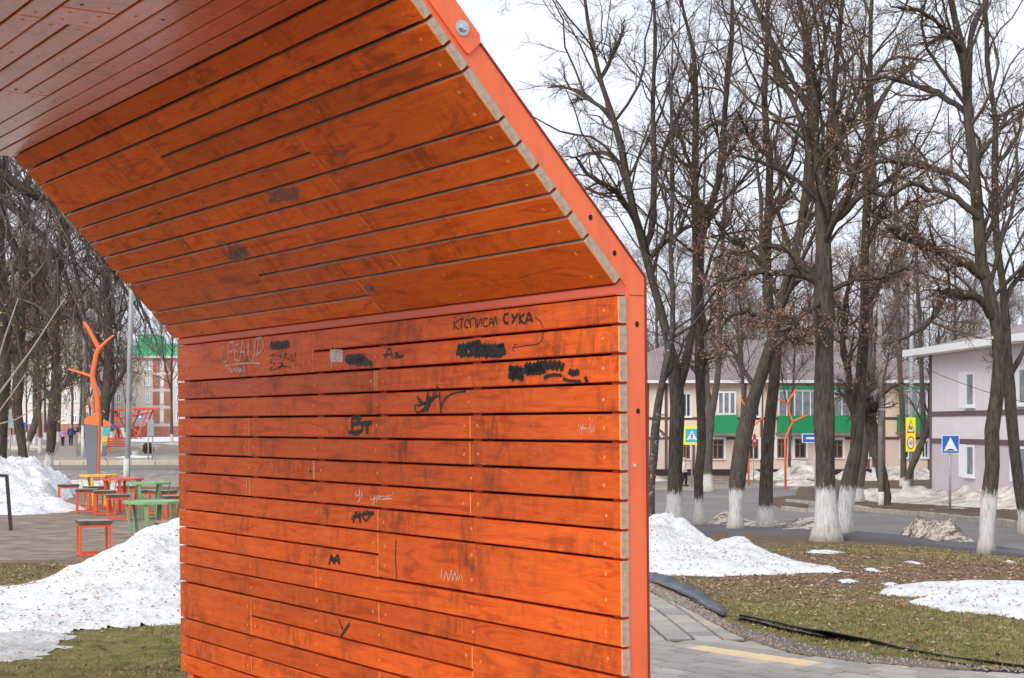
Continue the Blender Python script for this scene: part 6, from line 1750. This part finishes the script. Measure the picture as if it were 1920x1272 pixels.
px_tree('forked lime with a whitewashed foot just right of the orange frame', 37.0, (1264, 948),
    [[(1264, 948, 14), (1266, 900, 13), (1268, 840, 13.5), (1270, 760, 14), (1265, 700, 12), (1256, 655, 9), (1247, 610, 8.5), (1236, 570, 8.5), (1222, 525, 8.5), (1211, 477, 8.5), (1197, 425, 7.5), (1180, 365, 7), (1162, 266, 6), (1146, 215, 5.5), (1129, 163, 5), (1112, 90, 4), (1096, 0, 3)],
     [(1270, 735, 10), (1284, 690, 9), (1293, 645, 8), (1300, 610, 7), (1304, 556, 6.5), (1306, 477, 6.5), (1304, 409, 7.5), (1305, 286, 6), (1306, 200, 5), (1300, 100, 4)],
     [(1208, 468, 6.5), (1222, 430, 6), (1227, 327, 5.5), (1224, 204, 4.5), (1229, 82, 3.5), (1226, 0, 2.5)]],
    [[(1195, 420, 6), (1165, 380, 5.5), (1140, 345, 5), (1105, 325, 4.5), (1070, 280, 3.5)], [(1215, 490, 5), (1260, 440, 4.5), (1300, 420, 4), (1340, 400, 3)], [(1180, 360, 5), (1145, 300, 4.5), (1110, 285, 4), (1060, 290, 3)], [(1150, 220, 4.5), (1110, 185, 4), (1070, 165, 3), (1030, 160, 2)],
     [(1227, 330, 5), (1260, 250, 4), (1290, 180, 3), (1310, 100, 2)], [(1125, 150, 4), (1150, 90, 3.5), (1170, 30, 3)], [(1304, 420, 5), (1340, 368, 5), (1357, 286, 4.5), (1370, 163, 4), (1376, 60, 3)], [(1306, 330, 4), (1270, 250, 3.5), (1250, 150, 2.5)]],
    wash_px=72, top=3.5, n1=15, n2=6, n3=8, n4=5, seeds=3500)
px_tree('slim dark lime passing before the crossing sign', 38.0, (1311, 957),
    [[(1311, 957, 9), (1310, 900, 8.5), (1315, 850, 9), (1316, 800, 9), (1313, 734, 9), (1311, 640, 8), (1309, 560, 8), (1312, 477, 8), (1318, 420, 7), (1341, 368, 6.5), (1352, 286, 6), (1362, 163, 5), (1372, 60, 4)]],
    [[(1312, 477, 5), (1303, 400, 5), (1300, 320, 4.5), (1303, 220, 4), (1298, 120, 3)], [(1311, 640, 4), (1340, 580, 3.5), (1370, 540, 3)], [(1313, 740, 4), (1330, 690, 3.5), (1352, 640, 3)], [(1350, 300, 4), (1390, 230, 3), (1420, 150, 2)]],
    wash_px=57, top=3, n1=16, n2=6, n3=8, n4=5, seeds=3000)
px_tree('old lime with a split hollow foot leaning to the right', 35.0, (1378, 981),
    [[(1378, 981, 13), (1381, 930, 12.5), (1384, 890, 13.5), (1392, 830, 15), (1400, 790, 14), (1416, 737, 13), (1431, 692, 12), (1447, 648, 11.5), (1466, 565, 10.5), (1488, 496, 10), (1503, 431, 8.5), (1512, 380, 7.5), (1517, 300, 6), (1520, 200, 5), (1512, 90, 4)]],
    [[(1447, 648, 6), (1480, 600, 5), (1520, 570, 4), (1560, 560, 3)], [(1466, 570, 5.5), (1440, 500, 5), (1430, 430, 4), (1425, 350, 3.5), (1400, 260, 3)], [(1420, 730, 5), (1390, 690, 4), (1370, 670, 3), (1345, 680, 2)], [(1490, 500, 5), (1470, 420, 4), (1465, 330, 3)], [(1505, 430, 5), (1540, 380, 4), (1570, 300, 3)]],
    wash_px=82, top=3, n1=16, n2=6, n3=8, n4=5, seeds=5000, lump=.08)
px_tree('straight dark lime between the leaning one and the massive trunk', 36.0, (1434, 970),
    [[(1434, 970, 13), (1437, 920, 12), (1439, 850, 11.5), (1444, 790, 11), (1447, 747, 11), (1455, 690, 10.5), (1452, 640, 10), (1444, 600, 9.5), (1438, 554, 9), (1437, 477, 8.5), (1440, 400, 8), (1443, 300, 6.5), (1432, 200, 5.5), (1437, 100, 4.5), (1440, 0, 3.5)]],
    [[(1438, 500, 5.5), (1400, 470, 5), (1360, 440, 4), (1335, 400, 3.5)], [(1440, 420, 5), (1480, 370, 4), (1500, 310, 3)], [(1444, 610, 5), (1400, 590, 4), (1360, 600, 3), (1340, 630, 2)], [(1442, 320, 4.5), (1400, 260, 4), (1370, 200, 3)], [(1452, 650, 5), (1490, 630, 4), (1520, 640, 3)]],
    wash_px=48, top=3, n1=16, n2=6, n3=8, n4=5, seeds=4000)
px_tree('thin flecked birch slanting close to the orange frame', 36.0, (1220, 945),
    [[(1220, 945, 7), (1224, 890, 7.5), (1227, 840, 8.5), (1229, 800, 9), (1234, 760, 8), (1242, 715, 8), (1252, 670, 7), (1260, 630, 6), (1262, 560, 5), (1258, 460, 4.5), (1262, 350, 4), (1260, 200, 3)]],
    [[(1242, 715, 4), (1262, 690, 3.5), (1280, 640, 3)], [(1258, 480, 3), (1290, 400, 2.5), (1310, 330, 2)], [(1262, 400, 3), (1240, 330, 2), (1235, 260, 1.5)]],
    wash_px=26, top=3, mat='birch', twig='twig', name='birch_tree', group=None, n1=14, n2=6)
px_tree('pale twin stemmed lime behind the crossing sign', 82.0, (1327, 906),
    [[(1327, 906, 8.5), (1328, 870, 8), (1329, 830, 8), (1333, 780, 8), (1327, 735, 5), (1322, 640, 4.5), (1315, 540, 4), (1318, 420, 3), (1322, 300, 2)], [(1332, 790, 6), (1339, 750, 6), (1347, 690, 5.5), (1350, 600, 5), (1353, 480, 4), (1360, 330, 2.5)]], [],
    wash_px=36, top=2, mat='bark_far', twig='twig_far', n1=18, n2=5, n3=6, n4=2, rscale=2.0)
px_tree('pollarded lime leaning left behind the concrete floodlight pole', 62.0, (1660, 926),
    [[(1660, 926, 10), (1655, 890, 10), (1648, 853, 10.5), (1640, 815, 11), (1634, 785, 12), (1628, 768, 11), (1622, 755, 8)]], [[(1634, 790, 6), (1620, 775, 5), (1610, 760, 4)], [(1630, 770, 6), (1640, 745, 5), (1648, 725, 4)], [(1628, 768, 5), (1612, 750, 4), (1605, 735, 3)]],
    n1=12, n2=7, n3=6, n4=2, tmin=.8, l1=(.3, .8), rscale=1.6, twig='twig')
px_tree('slender lime leaning left in front of the sandy snow bank', 66.0, (1609, 918),
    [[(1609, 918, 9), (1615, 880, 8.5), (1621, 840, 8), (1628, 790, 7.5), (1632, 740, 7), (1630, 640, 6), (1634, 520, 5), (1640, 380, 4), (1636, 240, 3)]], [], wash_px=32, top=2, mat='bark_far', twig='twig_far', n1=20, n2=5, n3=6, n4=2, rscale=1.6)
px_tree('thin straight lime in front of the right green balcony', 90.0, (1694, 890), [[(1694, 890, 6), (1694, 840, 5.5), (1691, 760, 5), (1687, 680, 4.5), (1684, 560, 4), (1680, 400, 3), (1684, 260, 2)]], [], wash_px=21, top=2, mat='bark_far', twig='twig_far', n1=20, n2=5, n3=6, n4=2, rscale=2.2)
px_tree('dark young lime forking to the right behind the school sign post', 78.0, (1698, 918), [[(1698, 918, 6.5), (1708, 880, 6), (1720, 853, 6), (1735, 812, 6), (1744, 785, 5), (1752, 740, 4), (1760, 640, 3)], [(1730, 825, 5), (1731, 780, 4.5), (1728, 700, 4), (1724, 600, 3.5), (1718, 480, 3), (1722, 340, 2)]], [], wash_px=30, top=1, twig='twig', n1=16, n2=5, n3=6, n4=2, rscale=2.0)

# the weeping tree that hangs into the gap on the left
px_tree('weeping bare tree hanging a curtain of twigs behind the planks on the left', 46.0, (-150, 905),
    [[(-150, 905, 30), (-150, 800, 27), (-140, 600, 25), (-120, 420, 22), (-110, 260, 18), (-90, 100, 14), (-60, -60, 9)]],
    [[(-115, 330, 12), (-60, 300, 11), (0, 322, 10), (55, 360, 9), (108, 378, 8), (160, 430, 6), (220, 520, 4), (270, 600, 2.5)],
     [(-115, 300, 11), (-40, 230, 9), (40, 250, 8), (120, 330, 6), (200, 450, 5), (262, 560, 3), (300, 650, 2)],
     [(-120, 420, 10), (-60, 400, 9), (10, 430, 8), (50, 500, 6.5), (85, 600, 5), (110, 690, 3)],
     [(-110, 250, 9), (0, 120, 8), (110, 150, 7), (210, 300, 5), (290, 470, 3.5), (330, 600, 2)],
     [(-100, 200, 8), (40, 180, 7), (140, 260, 6), (180, 400, 4.5), (205, 540, 3), (225, 660, 2)],
     [(-120, 400, 8), (-40, 350, 7), (30, 390, 6), (110, 470, 5), (150, 580, 3.5), (190, 700, 2)],
     [(-130, 500, 9), (-70, 480, 8), (-10, 520, 6), (20, 600, 5), (40, 700, 3)],
     [(-110, 280, 8), (20, 270, 7), (90, 330, 6), (130, 440, 5), (160, 560, 3), (170, 660, 2)]],
    n1=8, n2=8, n3=8, n4=3, droop=.13, seeds=2200, seed_size=.08, rscale=1.7, name='weeping_tree', group=None, twig='twig_mid', tmin=.5, up=.0, sw=[.4, .45, .15])

# trees along the far left street
px_tree('leftmost whitewashed street tree cut by the picture edge', 50.0, (2, 884), [[(2, 884, 11), (3, 830, 10), (6, 760, 11), (10, 700, 11), (8, 600, 10), (2, 480, 9), (10, 360, 7), (20, 250, 5)]], [[(8, 640, 6), (50, 560, 5), (90, 480, 3)], [(6, 560, 6), (-40, 480, 5)]], wash_px=34, n1=16, n2=6, n3=6, n4=2, rscale=1.3, seeds=500, group='whitewashed street trees on the left', name='street_tree')
px_tree('whitewashed street tree leaning left behind the snow bank', 55.0, (44, 866), [[(44, 866, 9), (42, 840, 9), (38, 810, 9), (33, 780, 9), (31, 752, 10), (36, 705, 11), (40, 640, 9), (44, 540, 8), (50, 420, 6), (60, 300, 5)]], [[(36, 705, 6), (70, 640, 5), (110, 600, 4)], [(38, 690, 6), (10, 620, 5), (-20, 560, 4)]], wash_px=26, n1=16, n2=6, n3=7, n4=2, rscale=1.4, seeds=500, group='whitewashed street trees on the left', name='street_tree')
px_tree('upright whitewashed street tree left of the walking pair', 53.0, (91, 880), [[(91, 880, 8), (94, 850, 8), (97, 825, 9), (98, 790, 9), (101, 755, 10), (104, 700, 8), (100, 620, 7), (105, 500, 6), (112, 380, 5)]], [[(101, 760, 5), (120, 720, 4.5), (150, 690, 3.5)], [(100, 750, 5), (75, 710, 4), (60, 660, 3)]], wash_px=40, n1=16, n2=6, n3=7, n4=2, rscale=1.4, seeds=500, group='whitewashed street trees on the left', name='street_tree')
px_tree('crooked tree slanting right behind the blue sign', 100.0, (48, 846), [[(48, 846, 5), (55, 825, 6), (64, 800, 7), (70, 775, 7), (72, 740, 6), (70, 660, 5), (76, 560, 4)]], [], wash_px=20, n1=16, n2=5, n3=6, n4=2, rscale=2.0, mat='bark_far', twig='twig', group='whitewashed street trees on the left', name='street_tree')
px_tree('thick dark tree behind the orange sculpture', 88.0, (190, 853), [[(190, 853, 9), (190, 820, 9.5), (192, 790, 10.5), (198, 750, 12), (203, 720, 11), (206, 650, 9), (200, 540, 7), (206, 430, 5)]], [[(200, 745, 6), (225, 710, 5), (250, 680, 3)], [(198, 740, 6), (180, 700, 5), (165, 650, 3.5)]], wash_px=55, n1=18, n2=6, n3=6, n4=2, rscale=2.0, group='whitewashed street trees on the left', name='street_tree')

# pale saplings close to the deck, leaning into view from the left
for lab, P in [('long pale sapling stem slanting across the left edge', [(-60, 800, 2.2), (0, 736, 2.0), (60, 655, 1.6), (120, 562, 1.0)]), ('short pale sapling stem rising at the far left edge', [(-50, 800, 2.2), (-8, 690, 1.8), (10, 630, 1.5), (34, 560, 1.0)]),
               ('thin pale sapling twig curving low over the snow bank', [(-50, 805, 1.6), (0, 795, 1.4), (30, 787, 1.1), (68, 764, .8)]), ('pale forked sapling twig below the long stem', [(-40, 812, 1.6), (0, 770, 1.5), (25, 735, 1.2), (47, 703, .9)])]:
    Z = 15.5; s = Z / F
    b = at(P[0][0] - 30, 1000, Z); b.z = 0
    root = empty('sapling', b, 0, lab, 'sapling', 'pale sapling stems at the left edge')
    pts = [Vector((0, 0, -.05)), (at(P[0][0], P[0][1], Z) - b) * .5 + Vector((-.02, 0, .05))] + [at(px, py, Z) - b for px, py, _ in P]
    mb = MB(); mb.tube(pts, [.014, .013] + [r_ * s for _, _, r_ in P], 7); mb.build('stem', simple('pale_sapling_bark', (.36, .27, .24), .7, .2, 20), root, smooth=True)

# background trees: three kinds grown once, then copied with their parts
def generic(h, r0, seed_n, mat, twig, spread=.3, rs=2.2):
    root = empty('far_tree')
    P = [(0, 0, -.3, r0 * 1.2), (0, 0, h * .1, r0), (random.gauss(0, .15), random.gauss(0, .15), h * .35, r0 * .8), (random.gauss(0, .4), random.gauss(0, .4), h * .65, r0 * .5), (random.gauss(0, .5), random.gauss(0, .5), h, r0 * .1)]
    P2 = [(P[2][0], P[2][1], h * .3, r0 * .6), (P[2][0] + h * .05, P[2][1], h * .5, r0 * .45), (P[2][0] + h * .09, 0, h * .85, r0 * .12)]
    tree_from(root, [np.array(P), np.array(P2)], [], M[mat], M[twig], wash=1.1, n1=24, n2=6, n3=7, n4=3, rscale=rs, l1=(.2, .42), up=.05, seeds=seed_n, seed_size=.1)
    return root
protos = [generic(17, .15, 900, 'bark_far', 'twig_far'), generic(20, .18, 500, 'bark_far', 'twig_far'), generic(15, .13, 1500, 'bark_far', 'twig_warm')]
used = [0, 0, 0]
def far_tree(kind, px, Z, lab, grp, sc=1.0, dz=0):
    o = protos[kind] if not used[kind] else copy_tree(protos[kind])
    used[kind] += 1
    x = (px - 960) / F * Z
    o.location = (x, Z, gz(x, Z) + dz); o.rotation_euler = (0, 0, random.uniform(0, 6.28)); o.scale = (sc, sc, sc * random.uniform(.92, 1.08))
    tag(o, lab, 'tree', grp)
i = 0
kinds = ['slender', 'tall', 'reddish']
GR = 'bare trees rising behind the beige house'
def zone(px, Z):
    for x, t in ((1120, 'above the orange slope of the shelter'), (1225, 'close beside the upright orange frame'), (1300, 'behind the forked lime'), (1400, 'above the first green balcony'), (1470, 'between the leaning lime and the massive one'), (1540, 'above the long green balcony'),
                 (1600, 'behind the massive lime'), (1680, 'behind the floodlight pole'), (1745, 'above the street lamp'), (1800, 'behind the corner of the lilac house'), (1870, 'above the lilac roof by the knobby lime'), (3000, 'above the lilac roof at the right edge')):
        if px < x: return ('bare tree ' if Z < 150 else 'fainter bare tree farther off ') + t
for px, Z in [(1180, 128), (1232, 140), (1275, 150), (1330, 132), (1362, 165), (1402, 145), (1440, 130), (1490, 160), (1528, 138), (1570, 150), (1612, 131), (1655, 158), (1700, 140), (1742, 150), (1790, 135), (1835, 160), (1880, 140), (1925, 150), (1140, 160), (1080, 140), (1030, 150), (1210, 180), (1300, 185), (1420, 190), (1550, 185), (1680, 190), (1800, 188), (1900, 190), (1110, 190)]:
    far_tree(i % 3, px, Z, zone(px, Z), GR, random.uniform(.85, 1.2)); i += 1
GM = 'bare trees standing between the street and the houses'
for px, Z, lab in [(1060, 96, 'bare slender tree whose crown shows above the orange slope'), (1130, 98, 'bare tree crown close to the upper orange frame'), (1388, 100, 'bare tree standing left of the bent orange sculpture'), (1480, 103, 'thin bare tree just right of the three branched orange sculpture'),
                (1640, 101, 'bare tree before the brown trim post of the beige house'), (1790, 98, 'bare tree hidden behind the corner of the lilac house')]:
    far_tree(i % 3, px, Z, lab, GM, random.uniform(.8, 1.0)); i += 1
GL = 'bare trees filling the far left background'
for px, Z in [(20, 120), (65, 125), (110, 150), (150, 140), (28, 160), (85, 170), (170, 155), (135, 185), (210, 165), (-20, 140), (50, 195), (182, 130), (235, 190), (-40, 110), (8, 95), (75, 90), (160, 200)]:
    far_tree(i % 3, px, Z, ('bare tree ' if Z < 145 else 'fainter bare tree farther off ') + ('at the far left edge of the thicket' if px < 40 else 'behind the leaning street tree' if px < 90 else 'beside the walking pair on the footpath' if px < 155 else 'behind the orange sculpture' if px < 215 else 'before the green roofed building'), GL, random.uniform(.8, 1.1)); i += 1
far_tree(1, 322, 150, 'bare tree at the plank edge before the green roofed building', GL, .8)
